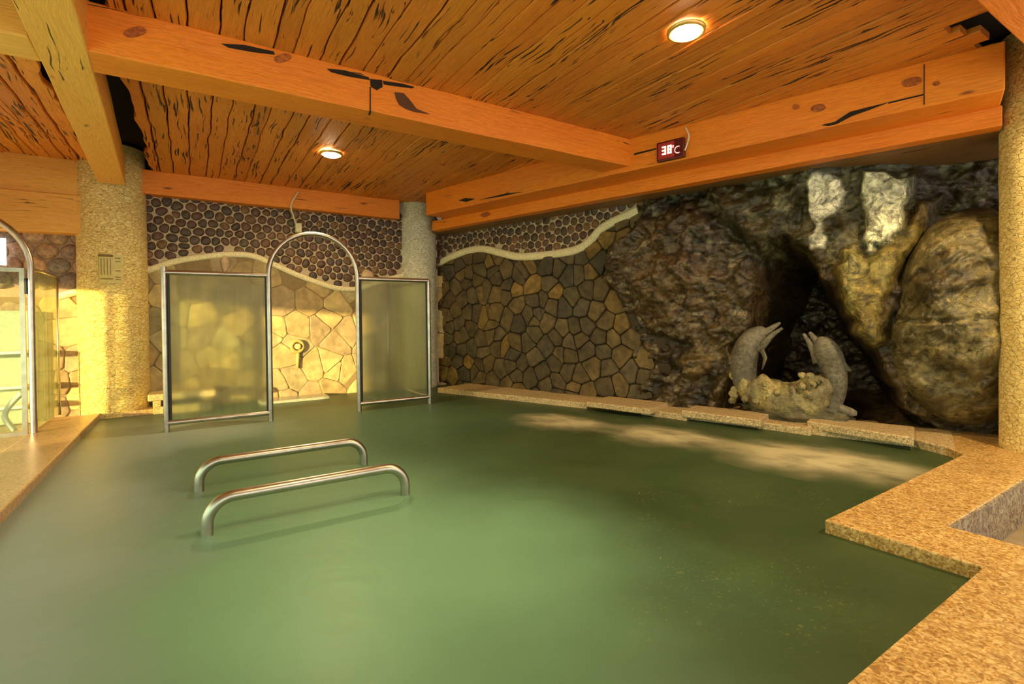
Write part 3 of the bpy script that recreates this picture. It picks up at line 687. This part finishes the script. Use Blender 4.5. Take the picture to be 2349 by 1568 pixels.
# small stones on the shelf
GS = 'loose stones on the shelf beside the curb'
def smallstone(px, py, r, lab, sd_, n=5.98):
    p = FA.l(at_z(px, py, .05)); mk('small_rock', blob((p.x, max(p.y, 5.9)+.02, .05+r[2]*.7), r, sd_, .5, 18, 12, 2), M_CURB, FA, smooth=True, label=lab, cat='rock', group=GS)
smallstone(1640, 925, (.15, .09, .06), 'pale lumpy stone behind the middle raised slab', 3)
smallstone(1700, 930, (.09, .06, .045), 'smaller stone just left of the sculpture base', 4)
smallstone(1490, 922, (.09, .06, .05), 'small rounded stone behind the left raised slab', 5)
smallstone(2240, 990, (.20, .08, .05), 'flat dark stone at the foot of the boulder by the right column', 6)
# ---------------------------------------------------------------- dolphin sculpture
ND = 6.12
def dp(px, py, dn=0): p = FA.hit(px, py, ND); return (p.x, p.y+dn, p.z)
ds = root('dolphin_sculpture', FA, (dp(1820, 945)[0], ND, .055), 'grey stone sculpture of two dolphins rising from a curling wave before the cave', 'sculpture')
M_DOL = stone('sculpture_stone', rough=.6, bs=.5, sc=30)
def dcol(vf, a=(.20, .175, .125), b=(.13, .11, .075)):
    return [tuple(Vector(a).lerp(Vector(b), sm(noise.noise(Vector(v)*6), -.4, .4))) for v in vf[0]]
def dpart(name, vf, par=ds, a=(.20, .175, .125), b=(.13, .11, .075), lab=None): return mk(name, vf, M_DOL, FA, parent=par, cols=dcol(vf, a, b), smooth=True, label=lab)
def dol(P, R):
    pts = catmull([dp(*p) for p in P], 5); rr = [v.x for v in catmull([(r, 0, 0) for r in R], 5)]; return tube(pts, rr, 20, 1.1, up=(0, 1, 0))
# left dolphin: body, head with melon, two jaws
vf = dol([(1722, 905), (1706, 860), (1708, 815), (1724, 780), (1745, 762), (1757, 756)], [.10, .125, .13, .115, .075, .03])
lb = dpart('dolphin', vf)
dpart('upper_jaw', dol([(1748, 766), (1765, 756), (1780, 746), (1790, 740)], [.045, .032, .022, .012]), lb)
dpart('lower_jaw', dol([(1738, 800), (1752, 788), (1772, 768), (1795, 752)], [.06, .04, .025, .013]), lb)
dpart('flipper', tube([dp(1752, 800, -.08), dp(1762, 820, -.12), dp(1756, 845, -.14)], [.035, .035, .01], 12, .35), lb)
dpart('dorsal_fin', tube([dp(1700, 800, .02), dp(1682, 820, .02), dp(1676, 842, .02)], [.07, .045, .008], 12, .3), lb)
# right dolphin
vf = dol([(1905, 948), (1917, 900), (1914, 850), (1900, 815), (1886, 790), (1872, 780)], [.06, .085, .105, .118, .095, .04])
rd_ = dpart('dolphin', vf)
dpart('upper_jaw', dol([(1882, 795), (1872, 780), (1862, 768), (1857, 761)], [.05, .032, .022, .012]), rd_)
dpart('lower_jaw', dol([(1880, 830), (1868, 806), (1857, 786), (1843, 765)], [.06, .04, .027, .013]), rd_)
dpart('dorsal_fin', tube([dp(1912, 826, -.04), dp(1932, 838, -.04), dp(1954, 850, -.04)], [.09, .055, .006], 12, .25, up=(0, 0, 1)), rd_)
dpart('tail', dol([(1908, 915), (1925, 935), (1952, 945), (1966, 948)], [.07, .05, .04, .02]), rd_)
# wave: a lumpy crescent with curls of foam
wp = [(1702, 866), (1718, 886), (1748, 900), (1785, 914), (1825, 918), (1862, 908), (1888, 888), (1898, 868)]
pts_ = catmull([dp(*p) for p in wp], 6); rr = [v.x for v in catmull([(r, 0, 0) for r in (.08, .15, .18, .20, .205, .195, .15, .08)], 6)]
wv_ = tube(pts_, rr, 28, 1.0, up=(0, 1, 0)); wvv = []
for v in wv_[0]:
    q = noise.fractal(Vector(v)*9, 1, 2, 4); w = noise.noise_vector(Vector(v)*6)
    wvv.append((v[0]+.03*w.x+.02*q, v[1]-.03*q, v[2]+.05*w.z+.045*q))
wc = ((.42, .34, .14), (.22, .18, .09))
wave = dpart('wave', (wvv, wv_[1]), ds, *wc, lab='yellowish carved wave')
basev = blob((dp(1822, 940)[0], ND+.02, .10), (.50, .22, .17), 4, .35, 40, 20, 3); dpart('plinth', basev, ds, (.15, .125, .06), (.09, .075, .04), 'dark rough stone plinth')
rn = random.Random(4)
cur = []
for k in range(30):
    t = k/29; side = rn.choice([-1, 1])
    if k < 9: x, y = 1700+rn.uniform(-12, 14), 850+k*8.5; dx, dy = -rn.uniform(8, 16), rn.uniform(-2, 4)
    elif k < 22: x, y = 1712+rn.uniform(0, 185), rn.uniform(885, 930); dx, dy = rn.uniform(-10, 10), rn.uniform(-8, 6)
    else: x, y = 1850+rn.uniform(0, 50), rn.uniform(858, 885); dx, dy = -rn.uniform(4, 14), rn.uniform(-6, 2)
    dn = -.16 if k >= 9 else -.02
    cur.append(tube(catmull([dp(x, y, dn), dp(x+dx*.6, y+dy*.5-2, dn-.02), dp(x+dx, y+dy+3, dn-.03)], 4), [.036, .04, .044, .044, .042, .038, .032, .024, .01], 10, .7))
for cu in cur: dpart('foam_curl', cu, wave, *wc)
# ---------------------------------------------------------------- glass screens
def arc(b0, b1, d, z, n=20): c, r = (b0+b1)/2, (b1-b0)/2; return [(c-r*math.cos(math.pi*i/n), d, z+r*math.sin(math.pi*i/n)) for i in range(n+1)]
TR = .028
def pane(par, x0, x1, y0, y1, z0, z1, mat=M_GLASS):
    if x1-x0 > y1-y0: y0 = y1 = (y0+y1)/2; y0 -= .004; y1 += .004
    else: x0 = x1 = (x0+x1)/2; x0 -= .004; x1 += .004
    mk('glass_panel', box(x0, x1, y0, y1, z0, z1), mat, FB, parent=par)
SD = 6.6; PB = [-.255, .77, 1.82, 2.81]; ZT, ZL = 1.765, .10
sc = root('glass_screen', FB, (PB[1], SD, 0), 'steel framed misted glass screen with arched doorway standing in the pool', 'glass screen')
mk('post', tube([(PB[0], SD, -.5), (PB[0], SD, ZT+.03)], TR, 16, up=(1, 0, 0)), M_METAL, FB, parent=sc, smooth=True, angle=50)
mk('arch_frame', tube([(PB[1], SD, -.5), (PB[1], SD, ZT*.5)]+arc(PB[1], PB[2], SD, 1.75)+[(PB[2], SD, ZT*.5), (PB[2], SD, -.5)], TR+.002, 16, up=(0, 1, 0)), M_METAL, FB, parent=sc, smooth=True, angle=50)
mk('post', tube([(PB[3], SD, -.5), (PB[3], SD, ZT-.02)], TR, 16, up=(1, 0, 0)), M_METAL, FB, parent=sc, smooth=True, angle=50)
for a, b in ((0, 1), (2, 3)):
    for z in (ZL, ZT-.03): mk('rail', tube([(PB[a], SD, z), (PB[b], SD, z)], TR*1.02, 14), M_METAL, FB, parent=sc, smooth=True, angle=50)
    pane(sc, PB[a]+.03, PB[b]-.03, SD, SD, ZL+.02, ZT-.05)
    mk('gasket', box(PB[a]+TR, PB[a]+TR+.022, SD-.012, SD+.012, ZL, ZT-.03), M_DMETAL, FB, parent=sc)
    mk('gasket', box(PB[b]-TR-.014, PB[b]-TR, SD-.012, SD+.012, ZL, ZT-.03), M_DMETAL, FB, parent=sc)
# side wing running back to the wall
mk('rail', tube([(PB[3], SD, ZL), (PB[3], YB-.05, ZL)], TR*.8, 12), M_METAL, FB, parent=sc, smooth=True)
mk('rail', tube([(PB[3], SD, ZT-.03), (PB[3], YB-.05, ZT-.03)], TR*.8, 12), M_METAL, FB, parent=sc, smooth=True)
mk('post', tube([(PB[3]-.01, YB-.05, -.3), (PB[3]-.01, YB-.05, ZT)], TR*.8, 12, up=(1, 0, 0)), M_METAL, FB, parent=sc, smooth=True)
pane(sc, PB[3], PB[3], SD+.03, YB-.08, ZL+.02, ZT-.05, M_GLASSG)
# door cubicle on the left ledge
LB_, LD = -1.40, 7.02
s2 = root('glass_screen', FB, (LB_, LD, DT), 'glass cubicle with arched steel doorway on the left ledge', 'glass screen')
mk('arch_frame', tube([(LB_-1.1, LD, -.02), (LB_-1.1, LD, .9)]+arc(LB_-1.1, LB_, LD, 1.78)+[(LB_, LD, .9), (LB_, LD, DT)], TR+.002, 16, up=(0, 1, 0)), M_METAL, FB, parent=s2, smooth=True, angle=50)
pane(s2, LB_, LB_, LD+.03, LD+1.15, DT+.02, ZT-.02, M_GLASSG)
mk('rail', tube([(LB_, LD, ZT), (LB_, LD+1.18, ZT)], .014, 10), M_METAL, FB, parent=s2, smooth=True)
mk('post', tube([(LB_, LD+1.18, DT), (LB_, LD+1.18, ZT+.01)], .014, 10, up=(1, 0, 0)), M_METAL, FB, parent=s2, smooth=True)
dr = mk('door', box(LB_-1.02, LB_-.09, LD-.003, LD+.003, .1, ZT-.02), M_DOOR, FB, parent=s2)
mk('door_frame', join(box(LB_-.085, LB_-.045, LD-.018, LD+.018, .05, ZT), box(LB_-1.06, LB_-.085, LD-.018, LD+.018, ZT-.04, ZT), box(LB_-1.06, LB_-.085, LD-.018, LD+.018, .05, .09)), M_METAL, FB, parent=dr)
mk('hinge', box(LB_-.045, LB_-.028, LD-.03, LD+.02, 1.50, 1.66), M_DMETAL, FB, parent=dr)
# ---------------------------------------------------------------- handrails in the pool
def rail(d, b0, b1, z, lab):
    r = .14; P = [(b0, d, -.5), (b0, d, z-r)]
    P += [(b0+r-r*math.cos(a), d, z-r+r*math.sin(a)) for a in [math.pi/2*i/8 for i in range(1, 9)]]
    P += [(b0+(b1-b0)*t, d, z) for t in (.3, .5, .7)]
    P += [(b1-r+r*math.sin(a), d, z-r+r*math.cos(a)) for a in [math.pi/2*i/8 for i in range(0, 9)]]+[(b1, d, -.5)]
    mk('handrail', tube(P, .032, 20, up=(0, 1, 0)), M_METAL, FB, base=(b0, d, -.5), smooth=True, angle=50, label=lab, cat='handrail', group='steel grab rails rising from the pool')
rail(3.285, .05, 1.21, .20, 'nearer steel grab rail curving out of the green water')
rail(4.17, .02, 1.18, .20, 'farther steel grab rail curving out of the green water')
# ---------------------------------------------------------------- ceiling lights
M_LENS = emit('lamp_lens', (1, .84, .50), 80); M_RING = plain('brass_ring', (.8, .5, .16), .3, .6)
def lamp(b, d, lab, e, group='round downlights in the ceiling'):
    z = 3.185; r = root('ceiling_light', FB, (b, d, z), lab, 'lamp', group)
    V, Fc = [], []; n = 40
    for q, (rr, zz) in enumerate(((.105, z+.01), (.105, z-.016), (.128, z-.010), (.132, z+.01))):
        for i in range(n): a = 2*math.pi*i/n; V.append((b+rr*math.cos(a), d+rr*math.sin(a), zz))
    for q in range(3):
        for i in range(n): Fc.append((q*n+i, q*n+(i+1) % n, (q+1)*n+(i+1) % n, (q+1)*n+i))
    mk('trim_ring', (V, Fc), M_RING, FB, parent=r, smooth=True)
    V, Fc = [], []
    for q, (rr, zz) in enumerate(((.104, z-.004), (.09, z-.022), (.06, z-.030), (.03, z-.033))):
        for i in range(n): a = 2*math.pi*i/n; V.append((b+rr*math.cos(a), d+rr*math.sin(a), zz))
    for q in range(3):
        for i in range(n): Fc.append((q*n+i, q*n+(i+1) % n, (q+1)*n+(i+1) % n, (q+1)*n+i))
    Fc.append(tuple(range(3*n, 4*n))); mk('lens', (V, Fc), M_LENS, FB, parent=r, smooth=True)
    ld = bpy.data.lights.new('lamp_light', 'SPOT'); ld.energy = e; ld.spot_size = math.radians(165); ld.spot_blend = .5; ld.color = (1, .74, .36); ld.shadow_soft_size = .09
    lo = bpy.data.objects.new('lamp_light', ld); COL.objects.link(lo); lo.parent = r; lo.location = (0, 0, -.06)
    return r
q1 = FB.l(at_z(1574, 79, 3.165)); q2 = FB.l(at_z(760, 357, 3.165))
lamp(q1.x, q1.y, 'larger looking glowing round downlight in the near ceiling bay', 75)
lamp(q2.x, q2.y, 'smaller looking glowing round downlight beyond the middle beam', 110)
lamp(1.0, 1.6, 'round downlight added out of view to brighten the pool', 70)  # unseen lamp added to lift the middle of the water
lamp(4.7, .15, 'round downlight added out of view to brighten the right column', 200)  # unseen lamp added to light the right column and deck
# ---------------------------------------------------------------- red display on the beam
p0 = FA.hit(1511, 350, 5.22); p1 = FA.hit(1574, 345, 5.22); zt = FA.hit(1543, 322, 5.2).z; zb = FA.hit(1543, 367, 5.2).z
dsx0, dsx1 = p0.x, p1.x; rdp = root('digital_display', FA, ((dsx0+dsx1)/2, 5.21, zb), 'small dark red digital thermometer box reading 38 on the stepped beam', 'display')
M_RED = plain('dark_red_case', (.10, .008, .006), .3); M_REDG = emit('red_face', (.30, .02, .02), .12); M_DIG = emit('digit_glow', (1, .80, .62), .75)
mk('case', box(dsx0, dsx1, 5.16, 5.215, zb, zt), M_RED, FA, parent=rdp, bevel=.012)
mk('face', box(dsx0+.02, dsx0+(dsx1-dsx0)*.66, 5.155, 5.162, zb+.02, zt-.02), M_REDG, FA, parent=rdp)
def seg7(x, z, w, h, segs, t=.016):
    B = {'a': (x, x+w, z+h-t, z+h), 'd': (x, x+w, z, z+t), 'g': (x, x+w, z+h/2-t/2, z+h/2+t/2), 'f': (x, x+t, z+h/2, z+h), 'e': (x, x+t, z, z+h/2), 'b': (x+w-t, x+w, z+h/2, z+h), 'c': (x+w-t, x+w, z, z+h/2)}
    return join(*[box(B[s][0], B[s][1], 5.149, 5.156, B[s][2], B[s][3]) for s in segs])
wd_ = dsx1-dsx0; hd = zt-zb
mk('digit', seg7(dsx0+wd_*.22, zb+hd*.3, wd_*.15, hd*.42, 'abgcd'), M_DIG, FA, parent=rdp)
mk('digit', seg7(dsx0+wd_*.42, zb+hd*.3, wd_*.15, hd*.42, 'abcdefg'), M_DIG, FA, parent=rdp)
cc_ = (dsx0+wd_*.80, zb+hd*.40)
mk('degree_symbol', join(tube([(cc_[0]+.035*math.cos(a), 5.152, cc_[1]+.035*math.sin(a)) for a in [math.pi*.35+math.pi*1.3*i/12 for i in range(13)]], .005, 8),
   tube([(cc_[0]-.055+.01*math.cos(a), 5.152, cc_[1]+.045+.01*math.sin(a)) for a in [2*math.pi*i/10 for i in range(11)]], .004, 6)), emit('pale_mark', (.8, .45, .42), .8), FA, parent=rdp)
k1, k2, k3, k4 = FA.hit(1572, 292, 5.2), FA.hit(1579, 308, 5.18), FA.hit(1577, 325, 5.16), FA.hit(1571, 345, 5.15)
mk('cable', tube(catmull([(k.x, y, min(k.z, 3.19)) for k, y in ((k1, 5.21), (k2, 5.19), (k3, 5.17), (k4, 5.148))], 5), .008, 8), M_WHITE, FA, base=(k1.x, 5.2, k1.z-.15), smooth=True, label='thin cream cable dropping from the ceiling to the red display', cat='cable')
# cable and sensor above the arch
c1, c2, c3 = FB.hit(684, 440, YB-.2), FB.hit(668, 470, YB-.25), FB.hit(676, 515, YB-.06)
mk('cable', tube(catmull([(c1.x, YB-.2, c1.z), (c2.x, YB-.24, c2.z), (FB.hit(672, 495, YB-.1).x, YB-.13, FB.hit(672, 495, YB-.1).z), (c3.x+.02, YB-.05, c3.z), (c3.x+.02, YB-.05, c3.z-.12)], 6), .012, 8), M_TRIM, FB, base=(c3.x, YB-.05, c3.z-.12), smooth=True,
   label='thin pale cable hanging down the pebble wall above the arch', cat='cable')
e0 = FB.hit(683, 524, YB)
mk('junction_box', box(e0.x-.045, e0.x+.045, YB-.1, YB-.0, e0.z-.07, e0.z+.07), M_TRIM, FB, bevel=.008, label='small cream junction box on the pebble wall just above the arch', cat='box')
# jet fitting and stains
j0 = FB.hit(682, 794, YB-.04); jr = root('water_jet', FB, (j0.x, YB-.04, j0.z-.35), 'round stone coloured jet fitting on the back wall inside the arch', 'water outlet')
M_JET = plain('tan_fitting', (.50, .33, .10), .5, 0, .3, 30)
mk('flange', tube([(j0.x+.085*math.cos(a), YB-.05, j0.z+.085*math.sin(a)) for a in [2*math.pi*i/24 for i in range(25)]], .025, 10), M_JET, FB, parent=jr, smooth=True)
mk('nozzle', tube([(j0.x, YB-.02, j0.z), (j0.x, YB-.09, j0.z), (j0.x, YB-.10, j0.z)], [.045, .045, .025], 16, up=(0, 0, 1)), plain('pale_nozzle', (.72, .52, .22), .4), FB, parent=jr, smooth=True, angle=40)
mk('drop_pipe', tube([(j0.x+.01, YB-.04, j0.z-.08), (j0.x, YB-.045, j0.z-.34)], [.028, .02], 12, up=(1, 0, 0)), M_JET, FB, parent=jr, smooth=True)
q = FB.hit(680, 912, 8.1)
mk('submerged_step', box(.80, 1.75, 7.95, 8.33, -.2, .035), plain('wet_step', (.36, .36, .28), .25), FB, bevel=.01, label='grey stone step just above the water at the back wall', cat='step')
# pale stones breaking the cream line
def shard(px, py, w, h, lab, sd_):
    p = FB.hit(px, py, YB-.02); f = lambda d: 1-.45*max(0, d.z)
    mk('wall_stone', blob((p.x, YB-.02, p.z), (w, .05, h), sd_, .25, 16, 12, 2, f), plain('pale_pink_stone', (.56, .38, .24), .7, 0, .2, 10), FB, smooth=True, label=lab, cat='stone', group='pale stones set through the wavy trim')
shard(516, 598, .05, .17, 'narrow pinkish stone crossing the wavy trim above the left glass panel', 1)
shard(843, 632, .11, .18, 'wider triangular orange stone above the right glass panel', 2)
# bench block beside the left column
bb = root('stone_bench', FB, (-.3, 8.1, 0), 'rough stone block bench with dark slot beside the left column', 'bench')
M_BENCH = granite('bench_stone', (.66, .50, .26), (.76, .62, .36), (.45, .28, .12), .5, .8)
mk('slab', gridbox(-.50, .25, 7.86, 8.34, .185, .27, .1, .008), M_BENCH, FB, parent=bb, bevel=.015)
mk('base', join(box(-.45, .2, 7.95, 8.34, -.2, .10), box(-.45, -.36, 7.92, 8.34, .1, .19), box(-.45, .2, 8.2, 8.34, .1, .19)), M_BENCH, FB, parent=bb, bevel=.008)
# notice plate on the left column
def oncyl(px, c, r):
    d = ray(px, 740); d.z = 0; d.normalize(); o = Vector((-c[0], -c[1], 0)); bq = o.dot(d); cq = o.dot(o)-r*r; t = -bq-math.sqrt(bq*bq-cq)
    p = d*t; return math.atan2(p.y-c[1], p.x-c[0]), p
a0, pA = oncyl(228, CL, .372); a1, pB = oncyl(285, CL, .372)
def zat(py, p): return (CP+ray(proj(p)[0], py)*(p.length/Vector((ray(proj(p)[0], py).x, ray(proj(p)[0], py).y)).length)).z
pm = (pA+pB)/2; pz1, pz0 = zat(584, pm), zat(650, pm)
def cpatch(u0, u1, w0, w1, off, th=.004, n=10):
    V, Fc = [], []
    for i in range(n+1):
        a = a0+(a1-a0)*(u0+(u1-u0)*i/n)
        for r in (.376+off, .376+off+th):
            for w in (w0, w1): V.append((CL[0]+r*math.cos(a), CL[1]+r*math.sin(a), pz0+(pz1-pz0)*w))
    for i in range(n):
        for p_, q_ in ((0, 1), (1, 3), (3, 2), (2, 0)): Fc.append((i*4+p_, i*4+q_, i*4+4+q_, i*4+4+p_))
    Fc += [(0, 1, 3, 2), (n*4, n*4+1, n*4+3, n*4+2)]; return V, Fc
nr = root('notice_plate', FW, (pm.x, pm.y, pz0), 'small yellowish notice plate fixed on the thick left column', 'sign')
M_INK = plain('faded_ink', (.30, .22, .05), .6)
mk('plate', cpatch(0, 1, 0, 1, 0, .01), plain('notice_yellow', (.66, .54, .20), .5), FW, parent=nr)
mk('header', cpatch(.03, .6, .91, .99, .0105), plain('dark_header', (.18, .12, .03), .6), FW, parent=nr)
mk('lettering', join(*([cpatch(x, x+.035, .28, .86, .0105, .002, 3) for x in (.12, .24, .36, .48)]+[cpatch(.03, .045, .06, .9, .0105, .002, 2), cpatch(.08, .6, .13, .17, .0105, .002)] +
   [cpatch(.68, .88, w, w+.035, .0105, .002, 3) for w in (.86, .74, .42, .2, .12)])), M_INK, FW, parent=nr)
# shelves and a hose beyond the glass door
rk = root('wash_rack', FB, (-2.2, 8.0, 0), 'pale rack with three shelves seen blurred through the left glass door', 'shelf')
M_RACK = plain('rack_white', (.80, .82, .72), .3)
for z in (.22, .45, .85): mk('shelf', box(-3.2, -1.65, 7.9, 8.25, z, z+.03), M_RACK, FB, parent=rk)
mk('back_panel', box(-3.2, -1.65, 8.25, 8.3, 0, 1.35), plain('teal_panel', (.34, .42, .30), .4), FB, parent=rk)
mk('leg', join(*[box(x, x+.03, 7.92, 7.96, -.02, .85) for x in (-3.2,)]), M_RACK, FB, parent=rk); mk('leg', box(-1.68, -1.65, 7.92, 7.96, -.02, .85), M_RACK, FB, parent=rk)
h0 = FB.hit(18, 955, 7.5)
mk('hose', tube(catmull([(h0.x+.12, 7.5, h0.z+.25), (h0.x+.02, 7.5, h0.z+.12), (h0.x-.02, 7.48, h0.z), (h0.x+.05, 7.5, max(.0, h0.z-.16))], 6), .028, 10), plain('grey_blue_hose', (.45, .55, .55), .4), FB, smooth=True, label='bent pale blue grey hose behind the left glass door', cat='hose')
# ---------------------------------------------------------------- froth whipped up by the jets
def froth(px, py, rx, ry, lab, sd_, rot=0):
    p = FA.l(at_z(px, py, .0)); m = bpy.data.materials.new('froth'); m.use_nodes = True; nt = m.node_tree; b = nt.nodes['Principled BSDF']
    tc = nd(nt, 'ShaderNodeTexCoord').outputs['Object']; wob = nd(nt, 'ShaderNodeTexNoise', i_Vector=tc, i_Scale=1.7, i_Detail=3).outputs['Color']
    ws = nd(nt, 'ShaderNodeVectorMath', operation='SCALE', i_0=nd(nt, 'ShaderNodeVectorMath', operation='SUBTRACT', i_0=wob, i_1=(.5, .5, .5)).outputs[0]); ws.inputs['Scale'].default_value = .55
    av = nd(nt, 'ShaderNodeVectorMath', operation='ADD', i_0=tc, i_1=ws.outputs[0]).outputs[0]
    sc_ = nd(nt, 'ShaderNodeMapping', i_Vector=av, i_Scale=(1/rx, 1/ry, 0)).outputs[0]
    ln = nd(nt, 'ShaderNodeVectorMath', operation='LENGTH', i_0=sc_).outputs['Value']
    fo = nd(nt, 'ShaderNodeMapRange', i_0=ln, i_1=.25, i_2=1.0, i_3=1.0, i_4=0.0, interpolation_type='SMOOTHSTEP').outputs[0]
    n_ = nd(nt, 'ShaderNodeTexNoise', i_Vector=nd(nt, 'ShaderNodeMapping', i_Vector=tc, i_Location=(sd_*3, 0, 0), i_Scale=(1, 1.8, 1), i_Rotation=(0, 0, .5)).outputs[0], i_Scale=2.6, i_Detail=3).outputs['Fac']
    nr_ = nd(nt, 'ShaderNodeMapRange', i_0=n_, i_1=.25, i_2=.55, i_3=.3, i_4=1).outputs[0]
    a = nd(nt, 'ShaderNodeMath', operation='MULTIPLY', i_0=fo, i_1=nr_).outputs[0]; a = nd(nt, 'ShaderNodeMath', operation='MULTIPLY', i_0=a, i_1=.92).outputs[0]
    b.inputs['Base Color'].default_value = (.52, .46, .28, 1); b.inputs['Roughness'].default_value = .9; b.inputs['Specular IOR Level'].default_value = .1
    tr = nd(nt, 'ShaderNodeBsdfTransparent'); ms = nd(nt, 'ShaderNodeMixShader'); nt.links.new(a, ms.inputs[0]); nt.links.new(tr.outputs[0], ms.inputs[1]); nt.links.new(b.outputs[0], ms.inputs[2])
    nt.links.new(ms.outputs[0], nt.nodes['Material Output'].inputs[0])
    V, Fc = [(p.x, p.y, .03)], []; n = 40
    for k in range(1, 9):
        f = k/8
        for i in range(n): q = 2*math.pi*i/n; V.append((p.x+rx*f*math.cos(q), p.y+ry*f*math.sin(q), .006+.024*(1-f*f)))
    for i in range(n): Fc.append((0, 1+i, 1+(i+1) % n))
    for k in range(7):
        for i in range(n): Fc.append((1+k*n+i, 1+k*n+(i+1) % n, 1+(k+1)*n+(i+1) % n, 1+(k+1)*n+i))
    mk('froth_patch', (V, Fc), m, FA, base=(p.x, p.y, .006), smooth=True, label=lab, cat='foam', group='beige froth patches over the underwater jets')
froth(1290, 970, .80, .50, 'leftmost beige froth patch below the left raised slab', 1)
froth(1530, 1003, .82, .52, 'middle beige froth patch in front of the middle raised slab', 2)
froth(1870, 1058, 1.10, .62, 'largest beige froth patch in front of the longest raised slab', 3)
for o in bpy.data.objects:
    if '_b' in o: del o['_b']
